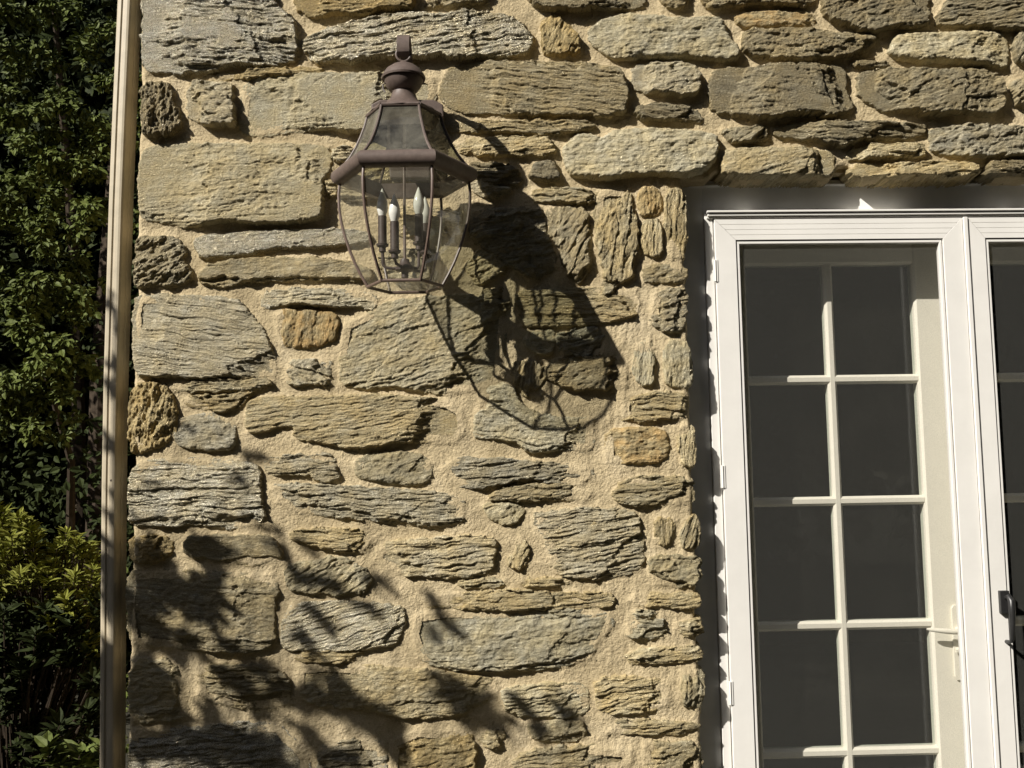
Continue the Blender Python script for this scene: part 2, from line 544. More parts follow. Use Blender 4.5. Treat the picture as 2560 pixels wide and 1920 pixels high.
# ------------------------------------------------------------------ the stone wall
# every stone: outline in picture coordinates (2212 wide), kind, grain angle, how far it stands out (mm)
STONES = """
s|mica|l|-3|24|308,-30 585,-30 593,8 615,27 634,44 639,82 642,107 626,137 604,141 568,143 500,137 472,148 434,153 380,157 349,149 314,153 306,126 307,60
s|brown|l|2|24|634,-30 636,5 641,17 664,30 691,34 724,28 779,32 830,20 884,20 895,9 894,-30
s|dark|l|2|20|919,-30 920,2 925,11 983,11 1021,8 1048,0 1056,-30
s|dark|l|0|24|1143,-30 1146,5 1163,13 1190,20 1218,17 1240,26 1256,23 1259,18 1322,16 1376,14 1393,9 1395,-30
s|dark|r|0|20|1427,-20 1432,8 1443,15 1461,17 1484,8 1486,-30 1427,-30
s|dark|l|3|24|1515,-30 1516,0 1525,9 1547,20 1592,9 1682,6 1743,11 1765,2 1767,-30
s|dark|r|12|28|1778,-30 1780,26 1799,45 1836,54 1859,66 1896,68 1919,56 1982,62 2005,49 2007,15 2006,-30
s|dark|l|8|28|2058,-30 2050,4 2027,30 2024,45 2046,56 2084,56 2128,53 2155,62 2185,64 2240,66 2240,-30
s|mica|l|9|26|652,95 665,78 700,68 740,55 790,42 835,32 900,30 960,28 1020,25 1090,28 1125,50 1148,75 1150,95 1140,112 1090,120 1040,118 990,125 940,118 880,125 800,120 765,134 730,131 690,135 668,122 658,110
s|brown|r|70|24|1173,36 1210,36 1212,46 1231,57 1245,71 1251,90 1251,109 1223,118 1193,118 1177,109 1171,82
s|smooth|s|2|26|1272,63 1311,38 1349,30 1400,32 1476,41 1525,37 1559,41 1570,75 1595,105 1595,124 1563,130 1521,124 1476,120 1430,124 1395,121 1335,126 1316,120 1300,107 1278,90
s|ochre|s|0|14|1592,34 1652,30 1716,26 1750,30 1757,48 1720,53 1675,51 1626,56 1600,52
s|dark|r|0|30|1607,71 1630,62 1660,67 1720,64 1757,67 1847,70 1896,79 1892,90 1870,105 1847,116 1806,120 1765,129 1720,127 1667,124 1622,116 1604,101
s|smooth|s|3|30|1930,86 1941,75 2012,73 2080,71 2147,69 2174,75 2178,97 2181,124 2174,144 2129,139 2072,135 2035,129 1975,131 1922,116
s|dark|r|60|24|2190,74 2240,72 2240,140 2200,135 2192,110
s|smooth|t|2|12|533,178 600,166 700,165 790,163 880,160 935,168 940,200 930,240 870,272 779,280 738,281 710,273 620,282 557,290 521,279 519,262 525,215
s|brown|l|1|10|455,163 520,160 600,152 690,151 692,157 600,161 520,166 460,168
s|dark|k|88|28|307,178 357,176 372,197 379,235 388,262 390,274 368,288 327,293 311,287 306,246
s|grey|r|5|24|404,178 470,175 500,180 503,210 508,245 507,268 485,264 448,272 418,260 404,244
s|schist|f|-7|20|965,150 990,140 1048,134 1185,135 1267,137 1338,150 1344,170 1357,202 1349,241 1330,246 1300,254 1272,246 1220,249 1130,246 1048,241 983,238 961,222 947,197
s|grey|r|10|24|1368,150 1378,138 1434,134 1473,135 1500,140 1510,160 1512,195 1490,208 1420,200 1384,196 1366,180
s|dark|l|-6|24|1373,228 1434,224 1473,227 1515,240 1519,262 1473,259 1434,255 1398,258 1375,248
s|dark|r|-6|32|1544,150 1608,146 1788,142 1825,146 1829,176 1831,210 1845,225 1832,240 1799,252 1742,243 1701,246 1656,257 1607,247 1544,240 1533,210 1536,176
s|dark|l|0|14|1844,140 1866,135 1915,137 1915,144 1851,143
s|dark|r|12|32|1859,161 1870,154 1938,150 2020,154 2118,150 2155,161 2166,180 2170,210 2163,232 2144,251 2088,240 2035,244 1983,247 1945,232 1919,240 1893,225 1859,206 1855,188
s|dark|r|40|28|2189,172 2240,168 2240,235 2200,225 2190,200
s|smooth|t|4|22|302,340 319,314 423,309 533,312 642,309 708,317 713,334 710,364 697,388 697,440 694,470 648,478 609,482 566,484 522,478 467,476 423,487 385,487 358,478 306,473 300,442 296,380
s|dark|k|30|26|295,519 308,508 377,511 393,530 399,543 393,557 399,571 412,590 415,603 396,606 380,612 341,612 311,617 292,617 291,568
s|mica|g|4|18|423,519 434,511 467,511 533,505 648,500 738,498 790,503 800,515 742,524 691,530 609,530 546,541 483,549 434,552 426,535
s|schist|u|5|26|434,590 456,573 533,562 642,560 724,563 790,580 800,596 780,602 738,597 678,598 634,601 587,600 533,602 500,612 440,612
s|grey|l|0|20|566,634 615,628 724,628 795,636 812,647 809,664 779,658 710,655 642,653 587,658 571,661
s|grey|f|-9|24|295,642 341,639 423,642 505,647 527,669 552,697 563,710 582,757 596,792 593,811 527,815 505,809 440,814 390,809 341,809 295,806 289,743 289,675
s|ochre|s|85|14|598,683 606,672 656,672 721,680 727,694 721,729 697,740 656,746 612,743 598,716
s|grey|r|-15|20|631,778 708,781 710,798 713,833 686,825 626,828 620,811
s|smooth|t|14|16|735,760 745,700 790,680 850,650 930,645 1000,640 1080,650 1092,690 1085,760 1076,827 1032,843 960,848 900,840 850,830 790,835 740,828
s|schist|l|1|12|362,828 425,822 530,820 585,823 560,838 480,842 405,842 365,840
s|schist|l|3|14|400,862 425,858 500,858 530,852 540,848 510,880 470,884 430,878 405,870
s|brown|k|85|22|285,845 300,832 350,830 362,850 372,870 378,905 372,942 350,955 320,968 295,975 284,960 282,900
s|grey|s|-8|18|378,910 390,908 437,898 456,895 492,906 503,917 505,944 497,966 472,969 434,966 390,961 380,945
s|schist|f|6|20|535,880 545,862 700,860 800,856 900,860 965,866 1000,888 1002,930 985,955 940,953 860,948 800,962 745,962 700,950 640,946 636,914 605,916 570,928 536,932
s|smooth|t|-5|16|1030,900 1036,880 1046,842 1082,828 1104,838 1128,884 1194,903 1213,906 1280,908 1279,968 1262,972 1213,967 1142,975 1125,953 1073,942 1030,942 1027,930
s|schist|r|20|18|985,606 1010,575 1040,538 1070,550 1093,577 1092,588 1060,600 1020,610
s|schist|l|0|10|1043,630 1090,624 1100,640 1092,668 1075,672 1043,666
s|schist|f|0|20|1117,642 1131,631 1221,628 1268,625 1372,628 1383,653 1377,672 1358,680 1303,696 1240,699 1183,702 1131,699
s|smooth|s|0|12|1140,716 1190,713 1196,730 1192,760 1165,765 1135,745
s|grey|r|10|16|1202,727 1235,718 1290,710 1310,745 1330,766 1250,766 1215,760
s|dark|r|5|26|1186,788 1215,776 1340,773 1355,805 1352,832 1320,838 1235,835 1208,827 1186,810
s|schist|r|80|10|1108,785 1150,783 1180,800 1183,830 1165,860 1130,850 1110,815
s|schist|l|-3|16|1153,409 1273,412 1281,420 1279,434 1240,434 1197,429 1164,431 1153,420
s|dark|s|-5|26|1158,350 1196,347 1204,369 1207,386 1177,388 1149,383 1144,375
s|dark|r|60|20|1185,453 1224,450 1268,456 1270,494 1273,538 1268,582 1251,593 1246,606 1224,575 1210,530 1190,495
s|dark|r|10|18|1020,455 1165,452 1172,490 1190,530 1200,575 1160,600 1105,570 1040,530 1015,500
s|schist|r|82|18|1290,429 1298,412 1328,409 1358,412 1361,450 1372,478 1374,541 1361,565 1366,598 1311,606 1303,554 1290,527
s|ochre|s|85|10|1383,409 1415,407 1426,428 1426,453 1399,464 1385,458
s|schist|f|88|7|1388,480 1426,478 1426,549 1399,551 1390,527
s|schist|f|86|12|1443,412 1467,412 1478,429 1478,527 1473,557 1448,554 1440,472
s|schist|s|10|12|1388,590 1404,576 1437,573 1481,582 1481,598 1456,606 1396,606
s|grey|r|8|16|1415,634 1465,625 1481,628 1478,677 1470,713 1435,710 1410,697 1410,664
s|smooth|f|80|10|1377,746 1404,738 1410,773 1407,805 1407,826 1385,829 1370,800
s|smooth|s|86|12|1440,743 1470,735 1484,746 1492,790 1492,827 1478,835 1443,830 1437,794
s|schist|l|1|14|1347,854 1475,852 1478,868 1470,901 1429,898 1393,909 1361,904 1344,898
s|ochre|s|2|14|1311,947 1325,931 1361,928 1415,928 1440,939 1440,980 1415,997 1369,997 1311,999
s|schist|f|88|12|1470,925 1484,917 1497,928 1497,970 1497,1007 1478,1002 1470,970
s|schist|l|5|16|1328,1068 1344,1046 1388,1032 1492,1035 1497,1059 1495,1081 1470,1087 1388,1087 1333,1081
s|grey|l|5|18|956,1013 978,994 1087,994 1197,1005 1276,1013 1273,1032 1251,1048 1186,1040 1136,1024 1087,1040 1032,1051 997,1046 967,1032
s|schist|l|3|12|1057,1078 1080,1062 1128,1046 1224,1052 1279,1065 1268,1078 1197,1076 1087,1076
s|smooth|s|20|12|1046,1092 1087,1087 1131,1100 1117,1122 1104,1130 1079,1125 1054,1111
s|grey|l|8|20|1161,1109 1279,1103 1366,1106 1377,1125 1385,1160 1388,1203 1382,1228 1355,1239 1298,1244 1246,1244 1202,1236 1194,1220 1180,1160 1161,1133
s|schist|f|88|9|1418,1122 1454,1125 1451,1147 1437,1177 1421,1171
s|schist|f|70|10|1475,1147 1497,1117 1508,1125 1508,1171 1497,1182 1475,1177
s|smooth|r|5|12|1404,1214 1421,1203 1511,1206 1511,1242 1495,1261 1465,1266 1415,1261 1407,1242
s|schist|r|70|10|1115,1195 1125,1165 1140,1180 1135,1215 1115,1225 1095,1215
s|schist|l|2|14|915,1295 960,1285 1050,1282 1110,1278 1180,1285 1310,1283 1322,1295 1318,1307 1190,1310 1090,1315 1020,1310 930,1308
s|schist|l|3|12|1363,1296 1377,1287 1497,1285 1511,1294 1508,1310 1443,1307 1380,1307
s|smooth|t|2|9|900,1330 960,1320 1100,1320 1200,1328 1317,1326 1322,1353 1287,1390 1278,1420 1197,1440 1060,1445 960,1440 905,1420 890,1370
s|smooth|l|2|9|1358,1356 1377,1345 1426,1345 1437,1356 1426,1373 1355,1373
s|schist|r|4|12|1462,1348 1497,1340 1514,1343 1514,1370 1478,1373
s|schist|l|4|12|1358,1419 1388,1403 1511,1400 1514,1422 1470,1425 1366,1430
s|schist|l|9|15|1290,1471 1361,1463 1440,1480 1445,1510 1443,1520 1399,1534 1331,1540 1292,1531
s|smooth|r|80|11|1480,1455 1514,1452 1519,1477 1514,1520 1484,1526 1475,1493
s|schist|l|2|10|1311,1583 1339,1561 1415,1561 1514,1567 1486,1575 1465,1583 1421,1583 1366,1578 1333,1583
s|smooth|l|5|12|1085,1500 1100,1488 1200,1478 1262,1485 1270,1515 1255,1545 1150,1545 1100,1535
s|smooth|t|0|9|1140,1560 1255,1558 1262,1590 1220,1600 1160,1600
s|schist|r|0|14|1035,1592 1045,1585 1090,1582 1095,1605 1050,1612
s|schist|r|5|14|1390,1612 1405,1606 1510,1606 1514,1690 1395,1690
s|schist|l|4|12|1110,1640 1180,1618 1280,1615 1360,1622 1365,1645 1340,1660 1250,1668 1120,1690
s|mica|l|0|24|284,1021 303,999 369,994 505,999 549,1007 560,1026 557,1048 560,1092 568,1103 560,1133 497,1138 423,1130 341,1133 284,1130 280,1089
s|grey|l|3|18|574,994 628,988 648,983 713,983 721,1005 730,1026 721,1037 683,1032 669,1021 601,1021 576,1015
s|smooth|s|12|9|765,1000 800,985 850,980 900,983 930,1000 928,1035 890,1043 820,1035 775,1028
s|grey|l|-3|20|583,1053 640,1048 750,1055 865,1062 960,1068 1000,1085 1000,1115 985,1128 920,1130 860,1125 790,1120 720,1112 640,1105 600,1085
s|schist|l|-2|20|626,1160 640,1147 779,1147 798,1169 795,1180 779,1193 760,1190 710,1182 669,1171
s|grey|l|4|18|815,1190 850,1172 950,1165 1040,1160 1068,1168 1062,1205 1055,1240 1000,1245 940,1240 870,1238 830,1225 810,1210
s|schist|u|-5|20|400,1165 451,1160 587,1163 598,1188 610,1199 546,1221 505,1210 470,1205 405,1200
s|brown|r|0|18|284,1165 330,1160 365,1168 368,1195 340,1212 300,1215 283,1200
s|smooth|r|30|20|617,1234 636,1218 759,1204 765,1220 795,1240 797,1256 779,1276 738,1279 669,1276 622,1268
s|schist|t|-4|16|278,1240 330,1235 450,1238 520,1245 587,1241 598,1273 587,1309 593,1391 527,1407 451,1402 355,1397 284,1391 276,1320
s|mica|f|14|16|615,1336 634,1306 751,1303 855,1310 872,1325 868,1360 850,1390 792,1397 724,1402 615,1402 610,1370
s|schist|t|0|14|283,1428 375,1432 385,1480 400,1530 402,1550 283,1560
s|schist|l|0|14|430,1440 560,1440 620,1460 625,1520 560,1530 480,1520 430,1500
s|schist|t|2|14|640,1440 700,1436 790,1442 880,1450 960,1455 1070,1470 1075,1495 990,1540 900,1548 800,1530 700,1525 645,1505
s|mica|l|2|22|283,1580 412,1577 505,1566 601,1569 620,1593 642,1610 661,1637 663,1690 283,1690
s|brown|r|10|16|850,1600 900,1578 1000,1580 1025,1610 1020,1690 840,1690
s|grey|l|5|14|690,1620 760,1600 830,1610 830,1690 690,1690
s|schist|l|0|12|966,268 999,265 1185,265 1283,268 1267,276 1234,282 1182,287 1103,282 1065,279 977,279
s|schist|l|3|14|983,309 1048,301 1177,298 1191,312 1193,328 1158,331 1117,331 1048,331 999,325
s|dark|l|4|18|1015,357 1070,355 1114,366 1125,391 1070,399 1032,383
s|grey|l|3|14|1018,392 1045,394 1075,404 1103,412 1060,424 1030,411
s|smooth|s|4|34|1218,320 1234,301 1256,287 1278,290 1300,300 1322,284 1363,276 1434,278 1500,283 1533,287 1551,300 1548,337 1533,360 1495,377 1439,377 1383,374 1335,383 1308,386 1234,377 1222,350
s|dark|r|20|22|1559,278 1608,278 1656,268 1658,292 1645,302 1600,307 1570,300
s|dark|l|-4|28|1671,278 1713,266 1907,268 1997,266 1997,289 1967,294 1915,300 1858,298 1832,313 1795,311 1742,298 1675,292
s|grey|r|5|26|2016,278 2042,272 2240,272 2240,330 2177,334 2072,337 2016,326 2010,304
s|schist|l|2|24|1829,334 1851,315 1926,313 1990,311 1997,337 1945,339 1881,341 1840,343
s|schist|t|10|26|1559,341 1578,321 1683,319 1788,324 1803,334 1803,367 1791,379 1683,381 1608,379 1561,379
s|schist|l|4|24|1836,367 1855,352 1967,356 2005,352 2050,351 2106,356 2114,375 2069,379 1945,382 1851,379
s|smooth|l|2|10|1369,1324 1412,1323 1411,1332 1377,1333
s|schist|l|0|12|705,395 722,392 724,418 708,422
s|schist|r|10|11|1296,640 1310,600 1330,612 1325,622
s|smooth|l|4|11|1180,1322 1230,1319 1260,1322 1240,1327
s|schist|l|-2|12|1125,1255 1180,1252 1230,1256 1200,1262 1150,1264
s|schist|l|2|11|990,1256 1050,1252 1090,1256 1060,1266 1010,1267
s|schist|l|0|11|640,1412 720,1410 780,1412 770,1424 690,1426 645,1424
s|schist|r|0|12|1270,1150 1290,1120 1300,1135
s|dark|l|-4|24|2132,360 2147,349 2240,345 2240,375 2135,376
s|grey|l|0|16|721,328 738,320 765,323 751,342 724,342
s|schist|l|3|14|735,400 800,395 830,410 800,430 740,425
s|schist|l|2|14|830,455 960,450 1000,470 990,500 900,510 840,495
s|schist|r|2|14|820,545 930,540 960,560 950,600 860,610 825,580
s|schist|r|20|14|770,345 870,340 900,365 880,395 790,385
"""

wall = tag(empty('stone_wall', (0, 0, 0)),
           'sunlit house wall of grey brown schist stones in wide sand coloured mortar', 'wall', None, 'thing')
GS = 0.0023
stones_sd = []


def stone(P, matname, style, ang, prot, seed, g=GS):
    ca, sa = math.cos(R(ang)), math.sin(R(ang))
    P = chaikin(P, 1)
    mg = .014
    x0, x1 = P[:, 0].min() - mg, P[:, 0].max() + mg
    z0, z1 = P[:, 1].min() - mg, P[:, 1].max() + mg
    X, Z = np.meshgrid(np.arange(x0, x1, g, dtype=np.float32), np.arange(z0, z1, g, dtype=np.float32))
    cx, cz = (x0 + x1) / 2, (z0 + z1) / 2
    U = (X - cx) * ca + (Z - cz) * sa
    V = -(X - cx) * sa + (Z - cz) * ca
    S = seed * 7.0
    grow = .005 if prot > 14 else .0095
    uo, vo = U + seed * 3.17, V + seed * 1.93
    sd0 = sdf(P, X, Z)
    rr = random.Random(seed)
    # ragged outline
    rag = {'s': .0035, 'g': .004, 't': .0045, 'f': .0045}.get(style, .0065)
    sd = sd0 + grow + rag * fbm(uo * 28, vo * 45, 3, S) + .0018 * pn(uo * 120, vo * 160, S + 5)
    # edge profile, sharper on broken stones
    er = {'s': .013, 'g': .009, 't': .008, 'k': .014, 'f': .007}.get(style, .006)
    e = np.clip(sd / er, 0, 1)
    prof = np.sqrt(np.clip(1 - (1 - e) ** 2, 0, 1))
    h = np.zeros_like(X)
    # slight tilt and swell of the face
    h += (Z - cz) * rr.uniform(-.10, .03) + (X - cx) * rr.uniform(-.04, .04)
    h += .006 * fbm(uo * 6, vo * 10, 3, S + 11)
    warp = .010 * fbm(uo * 7, vo * 14, 3, S + 21) + .0035 * fbm(uo * 30, vo * 40, 2, S + 29)

    def beds(th, amp, shing, k, freq):
        tv = (V + warp + rr.uniform(-1, 1)) / th
        # uneven bed thickness
        tv = tv + .45 * pn(tv * .6, uo * 3, S + k)
        i = np.floor(tv)
        fr = tv - i
        lay = pn(uo * freq + i * 7.77, i * 3.3, S + k + 2) + .5 * (hash1(i + seed) - .5)
        dist = np.minimum(fr, 1 - fr) * th
        groove = np.exp(-(dist / .0012) ** 2) * np.clip(.35 + 1.3 * pn(uo * 11 + i * 5.1, i * 2.7, S + k + 5), 0, 1)
        return amp * lay + shing * (1 - fr) - (amp * .55 + .001) * groove

    def scarps(n, amp):
        out = np.zeros_like(X)
        L = max(x1 - x0, z1 - z0)
        for q in range(n):
            a = rr.uniform(0, 2 * math.pi)
            off = rr.uniform(.12, .42) * (abs(math.cos(a)) * (U.max() - U.min()) + abs(math.sin(a)) * (V.max() - V.min())) * .8
            dd = U * math.cos(a) + V * math.sin(a) - off + .020 * fbm(uo * 12 + q * 5, vo * 20, 4, S + 40 + q)
            out -= amp * rr.uniform(.5, 1.2) * np.clip(dd / .004, 0, 1) + np.clip(dd, 0, .1) * rr.uniform(0, .35)
        return out

    if style == 'l':      # strongly bedded
        h += beds(.017, .0052, .0024, 50, 6) + beds(.0085, .0036, .0026, 60, 11)
        h += scarps(3, .006)
        h += .0024 * fbm(uo * 34, vo * 130, 2, S + 70)
    elif style == 'f':    # finely foliated
        h += beds(.020, .0030, .0012, 50, 5) + beds(.0080, .0024, .0020, 60, 9)
        h += scarps(2, .005)
        h += .0022 * fbm(uo * 26, vo * 140, 2, S + 70)
    elif style == 'r':    # rough, broken
        h += beds(.020, .0055, .0015, 50, 9) + .007 * np.abs(fbm(uo * 16, vo * 24, 3, S + 65))
        h += scarps(5, .008)
        h += .0020 * fbm(uo * 70, vo * 110, 2, S + 70)
    elif style == 'k':    # knotty and pitted
        h += .012 * fbm(uo * 15, vo * 26, 4, S + 65, .6) + beds(.016, .003, .001, 50, 9)
        h -= .012 * np.clip(fbm(uo * 32, vo * 42, 2, S + 66) - .35, 0, 1)
        h += .0022 * fbm(uo * 90, vo * 110, 2, S + 70)
    elif style == 'g':    # glittering slab
        h += beds(.018, .0016, .0008, 50, 5) + .0022 * fbm(uo * 60, vo * 110, 3, S + 70)
        h += scarps(1, .004)
    elif style == 'u':    # smooth slab broken away along its lower edge
        h += beds(.030, .0018, .0008, 50, 4) + .0013 * fbm(uo * 50, vo * 90, 2, S + 70)
        cut = (Z - z0) - .30 * (z1 - z0) + .012 * fbm(uo * 12, vo * 10, 3, S + 44)
        low = np.clip(-cut / .004, 0, 1)
        h -= .011 * low
        h += low * beds(.008, .004, .002, 60, 10)
    elif style == 't':    # broad face, a few ledges
        h += beds(.036, .0030, .0010, 50, 4) + .0024 * fbm(uo * 55, vo * 85, 3, S + 70)
        h += scarps(5, .0045)
        ct = np.clip((.32 * (z1 - z0) - (Z - z0)) / .03 + .8 * fbm(uo * 9, vo * 9, 2, S + 46), 0, 1)
        h += ct * beds(.011, .0050, .003, 62, 8) + .0012 * fbm(uo * 40, vo * 130, 2, S + 75)
    else:                 # 's' smooth
        h += beds(.032, .0016, .0006, 50, 4) + .0024 * fbm(uo * 50, vo * 75, 3, S + 70)
        h += scarps(2, .003)
        h += .003 * fbm(uo * 20, vo * 26, 3, S + 73) + .0014 * fbm(uo * 45, vo * 130, 2, S + 75)
    h = h - h[sd > 0].mean()
    body = prot * 1.2e-3 + np.clip(h, -.02, .016)
    lo_ = prot * .45e-3
    body = np.where(body < lo_, lo_ + (body - lo_) * .35, body)
    H = body * (.25 + .75 * prof)
    H = np.where(sd < 0, H + sd * 9.0, H)
    keep = sd > -.010
    ny, nx = X.shape
    idx = np.arange(ny * nx).reshape(ny, nx)
    kq = keep[:-1, :-1] & keep[1:, :-1] & keep[:-1, 1:] & keep[1:, 1:]
    F = np.stack([idx[:-1, :-1][kq], idx[:-1, 1:][kq], idx[1:, 1:][kq], idx[1:, :-1][kq]], 1)
    used, inv = np.unique(F.ravel(), return_inverse=True)
    Vt = np.stack([X.ravel() - cx, -H.ravel(), Z.ravel() - cz], 1)[used]
    uv = np.stack([uo.ravel(), vo.ravel()], 1)[used]
    me = mesh_np('stone', Vt, inv.reshape(-1, 4), True, uv)
    return link('stone', me, M[matname], wall, (cx, 0, cz))


seed = 1
polys = []
for ln in STONES.strip().splitlines():
    _, mname, style, ang, prot, pts = ln.split('|')
    P = np.array([[float(a) for a in q.split(',')] for q in pts.split()])
    W = np.array([atF(a, b, -float(prot) * 5e-4)[[0, 2]] for a, b in P])
    yc = P[:, 1].mean()
    k_ = float(np.interp(yc, [300, 420, 620], [.78, .72, .5])) if P[:, 0].mean() < 1520 else .82
    polys.append((W, mname, style, float(ang), max(float(prot) * k_, 8.5), GS))
# a few courses beyond the picture's edge
def filler(xa, xb, za, zb):
    z = za
    while z < zb - .04:
        hh = min(random.uniform(.06, .13), zb - z - .01)
        x = xa
        while x < xb - .06:
            ww = min(random.uniform(.14, .42), xb - x - .01)
            q = lambda: random.uniform(-.012, .012)
            polys.append((np.array([(x + .02 + q(), z + .012 + q()), (x + ww * .5, z + .008 + q()), (x + ww - .02 + q(), z + .012 + q()), (x + ww - .015, z + hh * .5 + q()),
                                    (x + ww - .025 + q(), z + hh - .012), (x + ww * .5, z + hh - .01 + q()), (x + .02 + q(), z + hh - .012), (x + .012, z + hh * .5)]),
                          random.choice(['schist', 'grey', 'dark', 'smooth']), random.choice('lrts'), random.uniform(-6, 6), random.uniform(14, 26), .006))
            x += ww
        z += hh


filler(XL, 2.9, 2.86, 3.28)
filler(1.88, 2.9, ZL + .01, 2.84)
filler(XL, XD, .02, .38)
for i, (W, mname, style, ang, prot, gg) in enumerate(polys):
    stone(W, mname, style, ang, prot, i + 1, gg)

# the mortar bed, one relief sheet wrapping round the wall's corners
gm_ = .0030
mx0, mx1, mz0, mz1 = XL - .03, 3.0, 0.0, 3.3
xs = np.arange(mx0, mx1, gm_, dtype=np.float32)
zs = np.arange(mz0, mz1, gm_, dtype=np.float32)
X, Z = np.meshgrid(xs, zs)
SD = np.full(X.shape, -.06, np.float32)
for (W, *_r) in polys:
    x0, x1 = W[:, 0].min() - .05, W[:, 0].max() + .05
    z0, z1 = W[:, 1].min() - .05, W[:, 1].max() + .05
    i0, i1 = max(0, int((x0 - mx0) / gm_)), min(len(xs), int((x1 - mx0) / gm_) + 1)
    j0, j1 = max(0, int((z0 - mz0) / gm_)), min(len(zs), int((z1 - mz0) / gm_) + 1)
    if i1 <= i0 or j1 <= j0:
        continue
    s = sdf(W, X[j0:j1, i0:i1], Z[j0:j1, i0:i1])
    SD[j0:j1, i0:i1] = np.maximum(SD[j0:j1, i0:i1], s)
edge_n = .007 * fbm(X * 9, Z * 9, 3, 301)
left = (X - XL) + edge_n
right = np.where(Z > ZL, 9.0, (XD - X)) + edge_n * .8
over = (Z - ZL) + edge_n * .5
for fxj, fyj, dj in ((1557, 384, .026), (1824, 380, .042), (2124, 370, .042), (1700, 384, .008)):
    xj = atF(fxj, fyj, 0)[0]
    over = over - dj * np.exp(-((X - xj) / .032) ** 4)
pil = XD - X + edge_n * .8
# opening: inside it both pil<0 and over<0; rounded inner corner
a = np.maximum(pil, -.05)
b = np.maximum(over, -.05)
opening = np.maximum(a, b)
rest = np.where((X > XR2), np.maximum(opening, X - XR2), opening)
RG = np.minimum(left, rest)
Hm = -.003 + .0040 * fbm(X * 6, Z * 6, 2, 311) + .0015 * fbm(X * 30, Z * 30, 3, 321)
Hm += .0016 * fbm(X * 150, Z * 150, 2, 331)
near = np.clip(1 + SD / .02, 0, 1)
Hm += .0045 * near ** 2 + .003 * np.clip((2.0 - Z) / .3, 0, 1)
pillar = np.clip((X - .25) / .2, 0, 1) * (Z < ZL + .05)
Hm += .0015 * pillar + .0015 * pillar * fbm(X * 60, Z * 14, 2, 341)
rad = .016
ee = np.clip(RG / rad, 0, 1)
Hm -= rad * (1 - np.sqrt(np.clip(1 - (1 - ee) ** 2, 0, 1)))
Hm = np.where(RG < 0, Hm + RG * 28, Hm)
keep = (RG > -.0105) & (SD < .022)
ny, nx = X.shape
idx = np.arange(ny * nx).reshape(ny, nx)
kq = keep[:-1, :-1] & keep[1:, :-1] & keep[:-1, 1:] & keep[1:, 1:]
F = np.stack([idx[:-1, :-1][kq], idx[:-1, 1:][kq], idx[1:, 1:][kq], idx[1:, :-1][kq]], 1)
used, inv = np.unique(F.ravel(), return_inverse=True)
Vt = np.stack([X.ravel(), -Hm.ravel(), Z.ravel()], 1)[used]
link('mortar', mesh_np('mortar', Vt, inv.reshape(-1, 4), True), M['mortar'], wall)
b = MB().box(XL - .008, -.955, .27, 4.45, 0.0, 3.3)
b.build('side_wall', M['sideside'], wall)
bk = MB().box(-.99, XD - .03, .03, .28, 0.0, ZL - .02).box(-.99, 3.0, .03, .28, ZL + .03, 3.29)
bk.build('wall_core', M['mortar'], wall)

# ------------------------------------------------------------------ door trim, storm doors, french doors
YT, YS, YI = .074, .050, .190       # planes: trim, storm door face, inner door face
ztop_s = float(at(2090, 546, YS)[2])
xa = float(at(1815, 1300, YS)[0] * .5 + at(1784, 560, YS)[0] * .5)     # hinge edge of the left leaf
xm = float(at(2404, 560, YS)[0] * .5 + at(2475, 1700, YS)[0] * .5)     # meeting edge
print('leaf', xa, xm, ztop_s, ZL)
frame = thing('door_frame', (XD, YT, 0), 'white painted casing and header round the double door, mostly in shade', 'door frame')


def child(mb, name, mat, parent, bevel=.0015, smooth=False):
    pl = parent.matrix_basis.translation if parent.parent is None else Vector((0, 0, 0))
    base = Vector((0, 0, 0))
    p = parent
    while p is not None:
        base += Vector(p.location)
        p = p.parent
    mb.v = [(a - base.x, b_ - base.y, c_ - base.z) for a, b_, c_ in mb.v]
    return mb.build(name, mat, parent, smooth, bevel)


xz = float(at(1760, 700, YT)[0] * .5 + at(1800, 1600, YT)[0] * .5)     # casing / z-bar joint
xz = min(xz, xa - .024)
zh = float(at(2100, 526, YS)[2])
child(MB().box(XD - .02, xz - .002, YT, YT + .05, 0, ZL + .015), 'casing', M['trim'], frame)
child(MB().box(xz - .002, XR2, YT + .001, YT + .05, zh - .012, ZL + .02), 'header_casing', M['trim'], frame)
child(MB().box(xz, xa - .003, YS + .012, YT + .04, 0, zh - .004), 'hinge_rail', M['white'], frame)
hd = MB()
hd.box(xz + .004, XR2, YS - .013, YT + .01, zh - .0065, zh)
hd.box(xz + .008, XR2, YS - .007, YT + .01, zh - .0165, zh - .0085)
hd.box(xz + .006, XR2, YS + .004, YT + .01, zh - .022, zh - .0185)
child(hd, 'header_rail', M['white'], frame, .001)
child(MB().box(XD - .02, xa + .02, YT + .05, YI + .05, 0, ZL + .02), 'jamb', M['trim'], frame)
child(MB().box(xa + .02, XR2, YT + .05, YI + .05, ztop_s + .0, ZL + .02), 'head_jamb', M['trim'], frame)

# caulk bead where the casing meets the stone
cb = MB()
cb.tube([(XD - .004 + .002 * math.sin(z * 17) + .0015 * math.sin(z * 41), YT - .002, z) for z in np.arange(0.0, ZL + .01, .03)], .0052, 6)
cb.tube([(x, YT - .002, ZL + .004 + .0015 * math.sin(x * 23)) for x in np.arange(XD, XR2, .04)], .0052, 6)
child(cb, 'caulk_bead', M['trim'], frame, 0, True)
